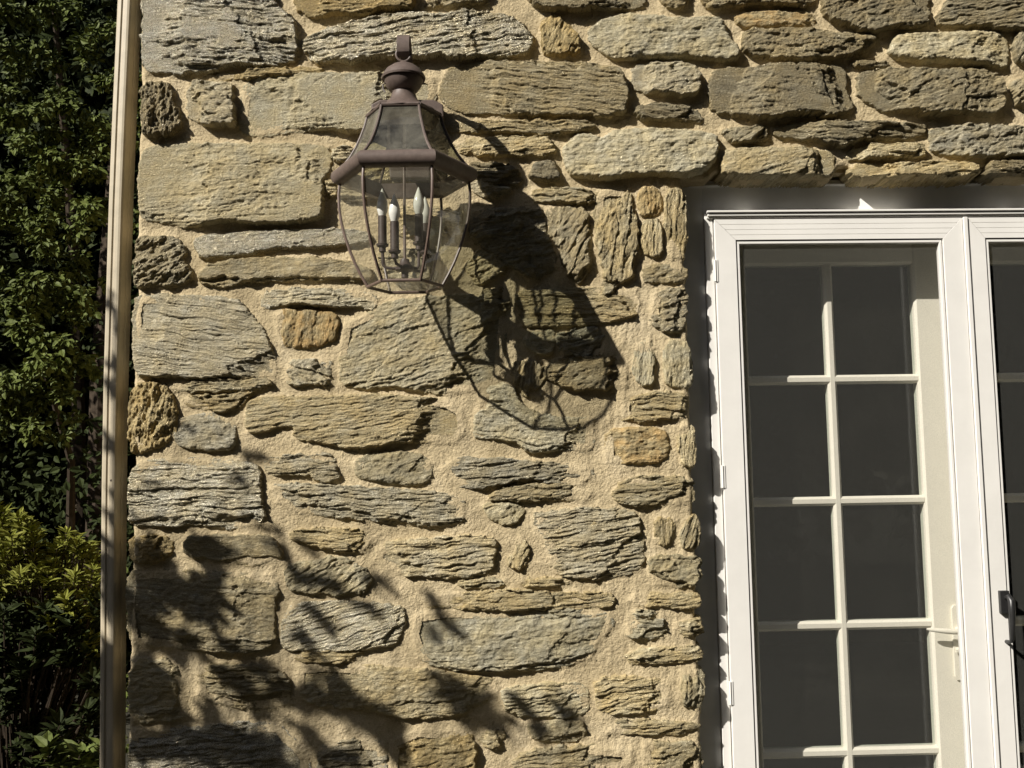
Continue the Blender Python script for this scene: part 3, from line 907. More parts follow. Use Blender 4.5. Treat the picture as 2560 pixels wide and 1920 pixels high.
# storm (screen) doors
so_l = float(at(1838, 600, YS)[0] * .4 + at(1872, 1400, YS)[0] * .3 + at(1889, 1920, YS)[0] * .3)
so_r = float(at(2356.5, 596, YS)[0] * .4 + at(2370.5 + 20, 1200, YS)[0] * .0 + at(2408, 1400, YS)[0] * .3 + at(2428, 1900, YS)[0] * .3)
so_t = float(at(2100, 598, YS)[2])
so_r = min(so_r, xm - .045)
stw_l, stw_r = so_l - xa, xm - so_r


def storm_leaf(x0, x1, wl, wr, label, handle=None):
    d = thing('screen_door', (x0, YS, .012), label, 'screen door', 'white screen doors of the double doorway')
    zb, zt = .012, ztop_s
    xi0, xi1, zi = x0 + wl, x1 - wr, so_t
    zi0 = .26
    th = .032
    # stiles and rails, mitred at the top
    child(MB().prism([(x0, zb), (xi0, zb), (xi0, zi), (x0, zt)], YS, YS + th), 'stile', M['white'], d, .0012)
    child(MB().prism([(xi1, zb), (x1, zb), (x1, zt), (xi1, zi)], YS, YS + th), 'stile', M['white'], d, .0012)
    r = MB()
    n = 4
    hh = zt - zi
    for k in range(n):
        f0, f1 = k / n, (k + 1) / n
        gap = .0007
        za_, zb_ = zi + hh * f0 + gap, zi + hh * f1 - gap
        fa, fb = (za_ - zi) / hh, (zb_ - zi) / hh
        xl = lambda f: xi0 + (x0 - xi0) * f + .0004
        xr = lambda f: xi1 + (x1 - xi1) * f - .0004
        r.prism([(xl(fa), za_), (xr(fa), za_), (xr(fb), zb_), (xl(fb), zb_)], YS + .0002, YS + .02)
    r.prism([(xi0 + .002, zi + .001), (xi1 - .002, zi + .001), (x1 - .004, zt - .002), (x0 + .004, zt - .002)], YS + .0015, YS + th - .001)
    child(r, 'rail', M['white'], d, 0)
    child(MB().box(xi0, xi1, YS + .0005, YS + th, zb, zi0), 'rail', M['white'], d)
    # bead set back inside the frame
    bw = .0085
    bd = MB()
    gp = .0032
    bx0, bx1, bz1 = xi0 + gp, xi1 - gp, zi - gp
    y0, y1 = YS + .004, YS + .028
    bd.prism([(bx0, zi0 + gp), (bx0 + bw, zi0 + gp), (bx0 + bw, bz1 - bw), (bx0, bz1)], y0, y1)
    bd.prism([(bx1 - bw, zi0 + gp), (bx1, zi0 + gp), (bx1, bz1), (bx1 - bw, bz1 - bw)], y0, y1)
    bd.prism([(bx0 + bw, bz1 - bw), (bx1 - bw, bz1 - bw), (bx1, bz1), (bx0, bz1)], y0 + .0003, y1)
    bd.box(bx0 + bw, bx1 - bw, y0 + .0003, y1, zi0 + gp, zi0 + gp + bw)
    child(bd, 'glazing_bead', M['white'], d, .0012)
    ch = MB()
    ch.box(xi0, xi0 + gp, YS + .016, YS + .027, zi0, zi).box(xi1 - gp, xi1, YS + .016, YS + .027, zi0, zi).box(xi0 + gp, xi1 - gp, YS + .016, YS + .027, zi - gp, zi)
    child(ch, 'gasket', M['black'], d, 0)
    sc_ = MB()
    sc_.add([(bx0 + .002, YS + .017, zi0), (bx1 - .002, YS + .017, zi0), (bx1 - .002, YS + .017, zi), (bx0 + .002, YS + .017, zi)], [(0, 1, 2, 3)])
    child(sc_, 'screen_panel', M['screen'], d, 0)
    return d


gapm = .006
dl = storm_leaf(xa, xm, stw_l, stw_r, 'white screen door with three hinges against the stone reveal, left of the pair')
dr = storm_leaf(xm + gapm + .012, xm + gapm + .012 + (xm - xa), stw_r - .012, stw_l, 'white screen door with a black pull handle, right of the pair')
child(MB().box(xm + .002, xm + gapm + .010, YS - .006, YS + .02, .012, ztop_s + .001), 'astragal', M['white'], dr, .002)
# hinges on the left leaf
for py in (677, 1192, 1733):
    q = at(1790 if py < 1000 else (1806 if py < 1500 else 1824), py, YS)
    h = MB().box(xa - .010, xa + .006, YS - .0022, YS + .002, q[2] - .036, q[2] + .036)
    hp = child(h, 'hinge', M['white'], dl, .001)
    k = MB()
    k.tube([(0, 0, -.034), (0, 0, .034)], .0026, 10)
    k.v = [(a + xa - .003, b_ + YS - .0024, c_ + q[2]) for a, b_, c_ in k.v]
    child(k, 'hinge_pin', M['white'], hp, 0, True)
# black pull handle on the right leaf
q0 = at(2491.6, 1476, YS)
q1 = at(2519, 1532, YS)
hnd = MB().box(q0[0] + .003, q1[0] + .002, YS - .016, YS, q1[2], q0[2])
hplate = child(hnd, 'handle_plate', M['black'], dr, .002)
hx = (q0[0] + q1[0]) / 2 + .006
zt_, zb_ = at(2515, 1488, YS - .04)[2], at(2512, 1606, YS - .04)[2]
lev = MB()
lev.tube([(hx, YS - .010, zt_ - .012), (hx + .001, YS - .030, zt_ - .006), (hx + .002, YS - .042, zt_ - .018), (hx + .001, YS - .044, zt_ - .05), (hx, YS - .043, zt_ - .09), (hx - .001, YS - .040, zb_ + .012), (hx - .002, YS - .035, zb_ + .002), (hx - .001, YS - .018, zb_ - .002), (hx, YS, zb_ - .004)],
         [.007, .009, .011, .0105, .0085, .007, .006, .0055, .006], 12)
child(lev, 'handle', M['black'], dr, 0, True)

# inner french doors
mxs = float(np.mean([at(2073, 700, YI)[0], at(2082, 930, YI)[0] + .002, at(2115, 1700, YI)[0]]))
mh = [float(at(2087, y, YI)[2]) for y in (948, 1258, 1569, 1884)]
zsp = (mh[0] - mh[3]) / 3
mh = [mh[0] - k * zsp for k in range(4)]
pl0 = float(np.mean([at(1863, 680, YI)[0], at(1896, 1500, YI)[0]]))
pr1 = float(np.mean([at(2280, 680, YI)[0], at(2330, 1545, YI)[0]]))
zpt = float(at(2080, 661, YI)[2])
mwid = .030


def chamf(x0, x1, z0, z1, y0, y1, c=.007):
    """bar with chamfered front edges, along whichever way it is longer"""
    m = MB()
    if (x1 - x0) > (z1 - z0):
        m.add([(x0, y1, z0), (x0, y0 + c, z0), (x0, y0, z0 + c), (x0, y0, z1 - c), (x0, y0 + c, z1), (x0, y1, z1),
               (x1, y1, z0), (x1, y0 + c, z0), (x1, y0, z0 + c), (x1, y0, z1 - c), (x1, y0 + c, z1), (x1, y1, z1)],
              [(5, 4, 3, 2, 1, 0), (6, 7, 8, 9, 10, 11)] + [(i, i + 1, i + 7, i + 6) for i in range(5)] + [(5, 0, 6, 11)])
    else:
        m.add([(x0, y1, z0), (x0, y0 + c, z0), (x0 + c, y0, z0), (x1 - c, y0, z0), (x1, y0 + c, z0), (x1, y1, z0),
               (x0, y1, z1), (x0, y0 + c, z1), (x0 + c, y0, z1), (x1 - c, y0, z1), (x1, y0 + c, z1), (x1, y1, z1)],
              [(0, 1, 2, 3, 4, 5), (11, 10, 9, 8, 7, 6)] + [(i + 1, i, i + 6, i + 7) for i in range(5)] + [(0, 5, 11, 6)])
    return m


def french_leaf(px0, px1, label, sl, sr, flip=False):
    x0, x1 = px0 - sl, px1 + sr
    d = thing('french_door', (x0, YI, .03), label, 'french door', 'cream inner french doors behind the screens')
    c = .008
    child(chamf(x0, px0, .03, ztop_s + .02, YI, YI + .042, c), 'stile', M['cream'], d, 0)
    child(chamf(px1, x1, .03, ztop_s + .02, YI, YI + .042, c), 'stile', M['cream'], d, 0)
    child(chamf(px0 - .001, px1 + .001, zpt, ztop_s + .02, YI + .0006, YI + .042, c), 'rail', M['cream'], d, 0)
    zlow = mh[3] - zsp + .013
    child(chamf(px0 - .001, px1 + .001, .03, zlow, YI + .0006, YI + .042, c), 'rail', M['cream'], d, 0)
    xc = (px0 + px1) / 2 if flip else mxs
    child(chamf(xc - mwid / 2, xc + mwid / 2, zlow, zpt, YI + .004, YI + .040, c), 'muntin', M['cream'], d, 0)
    for z in mh:
        child(chamf(px0 - .001, px1 + .001, z - mwid / 2, z + mwid / 2, YI + .0046, YI + .040, c), 'muntin', M['cream'], d, 0)
    zz = [zpt + mwid / 2 - .0] + mh + [zlow - mwid / 2]
    me = None
    for k in range(5):
        for (a, b_) in ((px0, xc - mwid / 2), (xc + mwid / 2, px1)):
            m = MB()
            z1_, z0_ = zz[k] - mwid / 2, zz[k + 1] + mwid / 2
            m.box(a - .003, b_ + .003, YI + .020, YI + .024, z0_ - .003, z1_ + .003)
            child(m, 'pane', M['doorglass'], d, 0)
    return d


fl = french_leaf(pl0, pr1, 'cream french door with ten dark panes and a lever handle behind the left screen', .10, .118)
fr_ = french_leaf(pr1 + .118 + .006 + .118, pr1 + .118 + .006 + .118 + (pr1 - pl0), 'cream french door with dark panes behind the right screen, at the picture edge', .118, .10, True)
# cream lever handle on the inner door
a0, a1 = at(2377, 1512, YI), at(2404, 1700, YI)
pl_ = MB()
xc_ = (a0[0] + a1[0]) / 2 + .004
zz0, zz1 = a1[2], a0[2]
pts = [(xc_ - .017, zz0 + .012), (xc_ - .010, zz0), (xc_ + .010, zz0), (xc_ + .017, zz0 + .012), (xc_ + .017, zz1 - .012), (xc_ + .010, zz1), (xc_ - .010, zz1), (xc_ - .017, zz1 - .012)]
pl_.prism(pts, YI - .007, YI)
hpl = child(pl_, 'handle_plate', M['cream'], fl, .002)
zl_ = at(2360, 1574, YI)[2]
xl0 = at(2318, 1570, YI - .045)[0]
lv = MB()
lv.tube([(xc_, YI - .004, zl_), (xc_, YI - .03, zl_), (xc_ - .008, YI - .043, zl_), (xc_ - .03, YI - .045, zl_ - .001), (xc_ - .06, YI - .044, zl_ + .002), (xl0 + .012, YI - .043, zl_ + .007), (xl0, YI - .042, zl_ + .009)],
        [.010, .009, .009, .009, .0085, .006, .003], 12)
child(lv, 'handle', M['cream'], fl, 0, True)
tz = at(2375, 1625, YI)[2]
tb = MB()
tb.tube([(xc_, YI - .004, tz), (xc_, YI - .018, tz)], .010, 12)
tb.box(xc_ - .016, xc_ + .016, YI - .026, YI - .016, tz - .004, tz + .004)
child(tb, 'thumb_turn', M['cream'], fl, 0, True)

# ------------------------------------------------------------------ wall lantern
LX, LD = -.1945, .256
LY = -LD
lan = thing('wall_lantern', (LX, LY, 1.80), 'brown six sided glass lantern with candle bulbs on the stone wall', 'lantern')
TH = R(2.5)


def hexpt(k, r, z):
    a = R(-90 - 30 + 60 * k) - TH
    return (LX + r * math.cos(a), LY + r * math.sin(a), z)


ZB = 2.140
body = [(.187, 2.118), (.190, 2.085), (.188, 2.045), (.182, 2.005), (.172, 1.965), (.159, 1.925), (.143, 1.885), (.126, 1.850), (.107, 1.816)]
roof = [(.190, 2.158), (.176, 2.172), (.157, 2.196), (.140, 2.225), (.126, 2.256), (.114, 2.288), (.106, 2.318)]
# half-round band: six rails
for k in range(6):
    p0, p1 = Vector(hexpt(k, .205, ZB)), Vector(hexpt(k + 1, .205, ZB))
    ax = (p1 - p0).normalized()
    rad_ = (p0 + p1) / 2 - Vector((LX, LY, ZB))
    out = rad_.normalized()
    prof = []
    rr_ = .0225
    for j in range(9):
        a = R(-90 + 180 * j / 8)
        prof.append((math.cos(a) * rr_ * .85, math.sin(a) * rr_))
    prof += [(-.014, rr_), (-.014, -rr_)]
    rb = MB()
    n = len(prof)
    vs = []
    half = (p1 - p0).length / 2
    mid = (p0 + p1) / 2
    apo = rad_.length
    for sgn in (-1, 1):
        for (o_, z_) in prof:
            L = (apo + o_ - .012) / apo * half
            vs.append(mid + out * (o_ - .012) + ax * (sgn * L * .999) + Vector((0, 0, z_)))
    fs = [tuple(range(n)), tuple(range(2 * n - 1, n - 1, -1))] + [(i, i + n, (i + 1) % n + n, (i + 1) % n) for i in range(n)]
    rb.add(vs, fs)
    child(rb, 'band_rail', M['lamp'], lan, 0, True)
# body ribs and panes
for k in range(6):
    rb = MB()
    pts = [hexpt(k, r, z) for r, z in body]
    rb.tube(pts, .0042, 8)
    child(rb, 'rib', M['came'], lan, 0, True)
    rb = MB()
    pts = [hexpt(k, r, z) for r, z in roof]
    rb.tube(pts, .0042, 8)
    child(rb, 'roof_rib', M['lamp'], lan, 0, True)


def panes(prof, name, ins, mat='lampglass'):
    for k in range(6):
        m = MB()
        vs, fs = [], []
        for (r, z) in prof:
            a_, b_ = Vector(hexpt(k, r - ins, z)), Vector(hexpt(k + 1, r - ins, z))
            vs += [a_.lerp(b_, .012), a_.lerp(b_, .988)]
        for i in range(len(prof) - 1):
            fs.append((2 * i, 2 * i + 1, 2 * i + 3, 2 * i + 2))
        m.add(vs, fs)
        child(m, name, M[mat], lan, 0, True)


def dense(prof):
    out = []
    for (a_, b_) in zip(prof[:-1], prof[1:]):
        for q in range(3):
            f = q / 3
            out.append((a_[0] + (b_[0] - a_[0]) * f, a_[1] + (b_[1] - a_[1]) * f))
    return out + [prof[-1]]


panes(body, 'pane', .001)
panes(roof, 'roof_pane', .001, 'roofglass')
for (r, z, name) in ((.107, 1.815, 'bottom_rim'), (.106, 2.319, 'roof_collar')):
    rb = MB()
    for k in range(6):
        rb.tube([hexpt(k, r, z), hexpt(k + 1, r, z)], .0048 if z < 2 else .006, 8)
    child(rb, name, M['came'] if z < 2 else M['lamp'], lan, 0, True)
bp = MB()
bp.add([hexpt(k, .105, 1.815) for k in range(6)], [(0, 1, 2, 3, 4, 5)])
child(bp, 'bottom_pane', M['lampglass'], lan, 0)
hs = MB()
hz = [(.098, 2.314), (.110, 2.282), (.120, 2.256)]
hv = [hexpt(k, r, z) for r, z in hz for k in range(6)]
hs.add(hv, [(i * 6 + k, i * 6 + (k + 1) % 6, i * 6 + 6 + (k + 1) % 6, i * 6 + 6 + k) for i in range(2) for k in range(6)] + [(0, 1, 2, 3, 4, 5)])
child(hs, 'heat_shield', M['lampdark'], lan, 0)
for dx in (-.036, .008):
    sm_ = MB().box(LX + dx - .0045, LX + dx + .0045, LY - .102, LY - .099, 2.150, 2.262)
    child(sm_, 'shield_strap', M['lampdark'], lan, 0)
# chimney neck and vented dome
cn = MB()
cn.lathe([(.100, 2.320), (.097, 2.326), (.060, 2.345), (.040, 2.366), (.034, 2.385), (.034, 2.40)], (LX, LY), 24)
child(cn, 'neck', M['lamp'], lan, 0, True)
dm = MB()
dm.lathe([(.020, 2.384), (.040, 2.392), (.053, 2.410), (.057, 2.426), (.056, 2.428)], (LX, LY), 32)
bowl = child(dm, 'dome_bowl', M['lamp'], lan, 0, True)
dm = MB()
dm.lathe([(.055, 2.4285), (.063, 2.4265), (.0645, 2.432), (.060, 2.441), (.050, 2.455), (.034, 2.467), (.016, 2.4735), (.010, 2.480), (.001, 2.484)], (LX, LY), 32)
child(dm, 'dome', M['lamp'], lan, 0, True)
wr = MB()
wr.tube([(LX - .05, LY - .03, 2.405), (LX - .058, LY - .032, 2.398), (LX - .056, LY - .034, 2.384), (LX - .050, LY - .036, 2.374)], .0022, 6)
child(wr, 'thumb_screw', M['lampdark'], lan, 0, True)
rg = MB()
rg.tube([(LX + .021 * math.cos(a), LY, 2.503 + .021 * math.sin(a)) for a in np.linspace(0, 2 * math.pi, 25)], .0034, 8, cap=False)
child(rg, 'hanging_ring', M['lamp'], lan, 0, True)
# strap arm: out of the backplate, up and over, ending in a curl above the dome
path = []
path += [(-.030, 2.365), (-.038, 2.40), (-.046, 2.44), (-.062, 2.485), (-.088, 2.525), (-.125, 2.555), (-.165, 2.572), (-.205, 2.575), (-.240, 2.566), (-.262, 2.550), (-.270, 2.528), (-.266, 2.508), (-.252, 2.498), (-.240, 2.506), (-.238, 2.520)]
ar = MB()
vs, fs = [], []
P2 = [Vector((0, y, z)) for y, z in path]
hw = .0185
th = .0055
for i, p in enumerate(P2):
    tdir = (P2[min(i + 1, len(P2) - 1)] - P2[max(i - 1, 0)]).normalized()
    nrm = Vector((0, tdir.z, -tdir.y))
    for (sx, sn) in ((-1, -1), (1, -1), (1, 1), (-1, 1)):
        vs.append(Vector((LX + sx * hw, p.y, p.z)) + nrm * (sn * th / 2))
m_ = len(P2)
for i in range(m_ - 1):
    for k in range(4):
        fs.append((i * 4 + k, i * 4 + (k + 1) % 4, (i + 1) * 4 + (k + 1) % 4, (i + 1) * 4 + k))
fs += [(3, 2, 1, 0), tuple((m_ - 1) * 4 + k for k in range(4))]
ar.add(vs, fs)
child(ar, 'arm', M['lamp'], lan, .001, True)
# backplate on the wall and the lower stay
pts = [(975, 446), (1075, 446), (1079, 325), (1110, 292), (1108, 262), (1085, 250), (950, 250), (928, 262), (930, 290), (966, 325)]
bpw = [at(x, y, -.035)[[0, 2]] for x, y in pts]
bpm = MB().prism([tuple(q) for q in bpw], -.040, -.004)
child(bpm, 'backplate', M['lamp'], lan, .004)
st = MB()
st.tube([(LX, -.036, ZB), (LX, -.075, ZB)], .009, 10)
child(st, 'stay', M['lamp'], lan, 0, True)
# candle cluster
rd = MB()
rd.tube([(LX, LY, 2.33), (LX, LY, 1.858)], .0042, 8)
child(rd, 'rod', M['came'], lan, 0, True)
hb = MB()
hb.lathe([(.001, 1.838), (.010, 1.840), (.010, 1.856), (.027, 1.862), (.027, 1.870), (.016, 1.880), (.012, 1.894), (.001, 1.896)], (LX, LY), 20)
child(hb, 'hub', M['lampdark'], lan, 0, True)
bx = [at(600 + 0, 0, 0)]
cands = [(at(800 + 680 * .229, 380 + 1000 * .229, LY - .0), LY + .005, -1), (at(800 + 815 * .229, 600, LY - .06), LY - .062, 0), (at(800 + 1080 * .229, 600, LY + .02), LY + .020, 1), (at(800 + 1150 * .229, 600, LY + .075), LY + .075, 2)]
for (q, yy, kk) in cands:
    cx_, cy_ = float(q[0]), yy
    zb0 = {-1: 1.936, 0: 1.902, 1: 1.944, 2: 1.93}[kk]
    sl = MB()
    sl.lathe([(.004, zb0 - .022), (.010, zb0 - .018), (.010, zb0 - .006), (.017, zb0 - .002), (.018, zb0 + .004), (.0125, zb0 + .006), (.0125, zb0 + .086), (.001, zb0 + .087)], (cx_, cy_), 16)
    so = child(sl, 'candle_sleeve', M['lampdark'], lan, 0, True)
    bl = MB()
    z_ = zb0 + .086
    bl.lathe([(.0095, z_), (.0125, z_ + .008), (.0158, z_ + .020), (.0165, z_ + .028), (.0150, z_ + .042), (.0110, z_ + .056), (.0062, z_ + .069), (.0030, z_ + .077), (.0006, z_ + .082)], (cx_, cy_), 20)
    child(bl, 'bulb', M['bulb'], so, 0, True)
    am = MB()
    dx, dy = cx_ - LX, cy_ - LY
    zz = 1.872
    am.tube([(LX + dx * .1, LY + dy * .1, zz), (LX + dx * .5, LY + dy * .5, zz - .004), (LX + dx * .85, LY + dy * .85, zz - .001), (LX + dx * .98, LY + dy * .98, zz + .008), (cx_, cy_, zb0 - .016)], .0045, 8)
    child(am, 'candle_arm', M['lampdark'], lan, 0, True)

# ------------------------------------------------------------------ downspout at the corner
YDS = .015
PH = R(12)
ds = thing('downspout', (-1.11, YDS, 0), 'tan corrugated downspout standing beside the left corner of the stone wall', 'downspout')
prof2 = [(0, .010), (.004, .002), (.009, 0), (.018, 0), (.021, .0045), (.027, .0045), (.030, 0), (.039, 0), (.0455, .002), (.049, .009),
         (.049, .026), (.0455, .030), (.0455, .040), (.049, .044), (.049, .068), (.043, .076), (.006, .076), (0, .068)]
ctl = [(0, 290.5), (289, 277), (500, 268.5), (694, 262.5), (955, 255), (1200, 250.5), (1423, 248.5), (1920, 245)]
dsm = MB()
vs, fs = [], []
levels = []
for (py, pxl) in ctl:
    q = at(pxl, py, YDS)
    levels.append((float(q[0]), float(q[2])))
levels = [(levels[0][0] + .018, 3.3)] + levels + [(levels[-1][0] - .000, .05)]
n = len(prof2)
for (xx, zz) in levels:
    for (a, b_) in prof2:
        vs.append((xx + a * math.cos(PH) + b_ * math.sin(PH), YDS - a * math.sin(PH) + b_ * math.cos(PH), zz))
for i in range(len(levels) - 1):
    for k in range(n):
        fs.append((i * n + k, (i + 1) * n + k, (i + 1) * n + (k + 1) % n, i * n + (k + 1) % n))
fs.append(tuple(range(n)))
fs.append(tuple((len(levels) - 1) * n + k for k in range(n - 1, -1, -1)))
dsm.add(vs, fs)
child(dsm, 'pipe', M['spout'], ds, 0)
q = at(279, 1201, YDS - .004)
sc = MB()
sc.tube([(q[0], YDS - .008, q[2]), (q[0], YDS + .01, q[2])], .0035, 8)
child(sc, 'screw', M['lampdark'], ds, 0, True)

# ------------------------------------------------------------------ plants
def leaves(C, N, T, size, aspect, fold=.25, jit=.35):
    """C centres, N normals, T pointing directions; returns verts and faces (2 quads a leaf)"""
    n = len(C)
    T = T - N * np.sum(T * N, 1, keepdims=True)
    T /= np.linalg.norm(T, axis=1, keepdims=True) + 1e-9
    B = np.cross(N, T)
    L = (size * (1 + jit * (rng.random(n) * 2 - 1)))[:, None]
    Wd = L * aspect * .5
    up = N * (Wd * fold)
    tip = T * L * 1.0 - N * L * .12
    p = [C, C + T * L * .32 + B * Wd + up, C + T * L * .70 + B * Wd * .75 + up - N * L * .03, C + tip,
         C + T * L * .70 - B * Wd * .75 + up - N * L * .03, C + T * L * .32 - B * Wd + up]
    V = np.stack(p, 1).reshape(-1, 3)
    b = np.arange(n)[:, None] * 6
    F = np.concatenate([b + np.array([[0, 1, 2, 3]]), b + np.array([[0, 3, 4, 5]])], 0)
    return V, F


def unit(v):
    return v / (np.linalg.norm(v, axis=-1, keepdims=True) + 1e-9)


def clump(c, rad, n, size, aspect, out_bias=.8):
    """leaves on the outer part of an ellipsoid, pointing outward and drooping"""
    d = unit(rng.normal(size=(n, 3)))
    r = (rng.random(n) ** .45)[:, None]
    Cc = np.array(c) + d * r * np.array(rad)
    Cc += rng.normal(size=(n, 3)) * size * .3
    T = unit(d * .8 + rng.normal(size=(n, 3)) * .7 + np.array([0, 0, -.15]))
    N = unit(d * .6 + np.array([-.15, -.35, .75]) * 1.0 + rng.normal(size=(n, 3)) * .55)
    return leaves(Cc, N, T, size, aspect)


def join(parts):
    V, F, b = [], [], 0
    for v, f in parts:
        V.append(v)
        F.append(f + b)
        b += len(v)
    return np.concatenate(V), np.concatenate(F)


def plant(name, loc, label, cat, parts, leafm, trunk_paths, group=None, crown='crown'):
    o = thing(name, loc, label, cat, group)
    V, F = join(parts)
    V = V - np.array(loc)
    link(crown, mesh_np(crown, V, F, False), leafm, o)
    m = MB()
    for pts, rads in trunk_paths:
        m.tube(pts, rads, 8)
    m.v = [(a - loc[0], b - loc[1], c - loc[2]) for a, b, c in m.v]
    m.build('trunk', M['bark'], o, True)
    return o


def pix(px, py, y):
    return at(px, py, y)


# broad-leaved evergreen behind the corner: sunlit sprays with dark hollows between (picture x, y, radius, depth)
sprays_a = [(40, 60, 90, 1.9), (150, 30, 60, 2.2), (230, 100, 60, 2.0), (60, 170, 70, 2.1), (250, 190, 45, 1.9), (120, 270, 80, 1.8), (30, 320, 60, 1.7), (220, 330, 70, 1.9),
            (90, 400, 80, 1.6), (200, 420, 60, 1.7), (30, 470, 60, 1.6), (240, 500, 50, 1.8), (130, 500, 50, 1.9), (215, 530, 45, 1.5), (60, 560, 50, 1.9)]
sprays_b = [(130, 610, 70, 1.5), (60, 700, 80, 1.4), (150, 720, 70, 1.5), (220, 690, 50, 1.6), (20, 800, 70, 1.4), (100, 820, 80, 1.35), (60, 910, 80, 1.3), (170, 900, 60, 1.45), (110, 990, 70, 1.35), (40, 1010, 60, 1.4), (90, 1070, 45, 1.35), (210, 790, 40, 1.7), (140, 1060, 40, 1.4), (20, 1060, 50, 1.4)]


def make_bush(sprays, leafm, per, size, aspect, deep):
    parts = []
    for (px, py, pr, y) in sprays:
        sc = (y + 3.2) / FPX
        c = pix(px, py, y)
        r = pr * sc
        # each spray is a handful of smaller leafy shoots
        for q in range(5):
            cc = c + rng.normal(size=3) * r * np.array([.55, .35, .42])
            parts.append(clump(cc, (r * .42, r * .4, r * .30), int(per * .27 * (pr / 60) ** 2), size, aspect))
    return parts


base_a = (-2.55, 2.35, 0)
pa = make_bush(sprays_a, M['leaf'], 230, .034, .60, 0)
holly = plant('evergreen_tree', base_a, 'tall dark evergreen tree filling the upper left behind the downspout', 'tree', pa, M['leaf'],
              [([(-2.55, 3.5, 0), (-2.5, 3.5, 1.2), (-2.52, 3.4, 2.6), (-2.5, 2.9, 4.2)], [.06, .05, .035, .015])])
base_b = (-2.2, 1.7, 0)
pb = make_bush(sprays_b, M['leaf'], 230, .034, .60, 0)
holly2 = plant('evergreen_shrub', base_b, 'green leafy shrub with sunlit sprays left of the downspout at mid height', 'shrub', pb, M['leaf'],
               [([(-2.2, 2.5, 0), (-2.15, 2.45, .7), (-2.1, 2.3, 1.4), (-2.1, 1.8, 2.0)], [.04, .03, .02, .01])])
# dense dark hedge behind them
parts = []
for k in range(120):
    c = (random.uniform(-5.4, -1.35), random.uniform(2.9, 3.9), random.uniform(.1, 5.2))
    parts.append(clump(c, (.42, .35, .40), 230, .055, .6))
for k in range(46):
    c = (random.uniform(-4.6, -1.5), random.uniform(2.2, 2.7), random.uniform(.0, 4.6))
    parts.append(clump(c, (.30, .2, .30), 110, .050, .6))
for k in range(330):
    c = (random.uniform(-6.4, -1.25), random.uniform(3.7, 5.0), random.uniform(.1, 6.0))
    parts.append(clump(c, (.5, .4, .48), 110, .13, .6))
plant('hedge_tree', (-3.4, 3.4, 0), 'deep tree mass behind the sunlit leaves, shade put into its nearly black leaves', 'tree', parts, M['leafdark'],
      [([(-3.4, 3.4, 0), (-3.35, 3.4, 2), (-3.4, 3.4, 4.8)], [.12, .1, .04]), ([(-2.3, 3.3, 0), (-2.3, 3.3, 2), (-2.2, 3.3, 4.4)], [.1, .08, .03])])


# yellow green azalea: whorls of narrow leaves at twig ends
def azalea(name, loc, tips, label, leafm, size=.05, nl=11, asp=.28):
    parts = []
    paths = []
    for (c, dirv) in tips:
        c = np.array(c)
        for ring in range(3):
            cc = c - np.array(dirv) * .022 * ring
            a = rng.random(nl) * 2 * math.pi
            side = np.stack([np.cos(a), np.sin(a), np.zeros(nl)], 1)
            T = unit(side * (.75 + .25 * ring) + np.array(dirv) * (1.0 - .35 * ring) + rng.normal(size=(nl, 3)) * .15)
            N = unit(np.array(dirv) * 1.0 - side * .6 + rng.normal(size=(nl, 3)) * .2)
            parts.append(leaves(np.repeat(cc[None], nl, 0), N, T, size, asp, .2))
        root = np.array(loc) + (c - np.array(loc)) * .25
        root[2] = max(.05, c[2] - .45)
        paths.append(([tuple(root), tuple((root + c) / 2 + rng.normal(size=3) * .01), tuple(c)], [.006, .004, .002]))
    o = thing(name, loc, label, 'shrub', 'low shrubs left of the downspout')
    V, F = join(parts)
    link('foliage', mesh_np('foliage', V - np.array(loc), F, False), leafm, o)
    m = MB()
    for pts, rads in paths:
        m.tube(pts, rads, 5)
    m.v = [(a - loc[0], b - loc[1], c_ - loc[2]) for a, b, c_ in m.v]
    m.build('stems', M['bark'], o, True)
    return o


tips = []
for k in range(150):
    px = random.uniform(-60, 245)
    top = np.interp(px, [-60, 0, 40, 70, 110, 165, 200, 245], [1260, 1270, 1275, 1300, 1380, 1330, 1340, 1400])
    dep = random.random()
    py = top + 250 * dep ** 1.4
    y = .75 + random.uniform(-.15, .35) - .25 * dep
    tips.append((pix(px, py, y), unit(np.array([random.uniform(-.5, .4), random.uniform(-.6, .1), 1.0]))))
azalea('azalea_shrub', (-1.65, .95, 0), tips, 'yellow green narrow leaved shrub glowing in the sun beside the foot of the downspout', M['leafyellow'], .043)
tips = []
for k in range(150):
    px = random.uniform(-60, 250)
    py = random.uniform(1500, 1980)
    y = .55 + random.uniform(-.15, .3)
    tips.append((pix(px, py, y), unit(np.array([random.uniform(-.6, .5), random.uniform(-.7, .1), 1.0]))))
azalea('azalea_shrub', (-1.62, .60, 0), tips, 'bottom left low shrub below the yellow green one, shade put into its leaf colour', M['leafdark'], .055, 9, .36)
tips = []
for (px, py) in ((235, 1900), (268, 1880), (150, 1905), (255, 1925), (200, 1885), (120, 1870)):
    tips.append((pix(px, py, .25), unit(np.array([random.uniform(-.4, .4), -.3, 1.0]))))
azalea('azalea_shrub', (-1.35, .28, 0), tips, 'small green sprig with broad leaves at the very bottom beside the downspout', M['leaf'], .06, 7, .42)
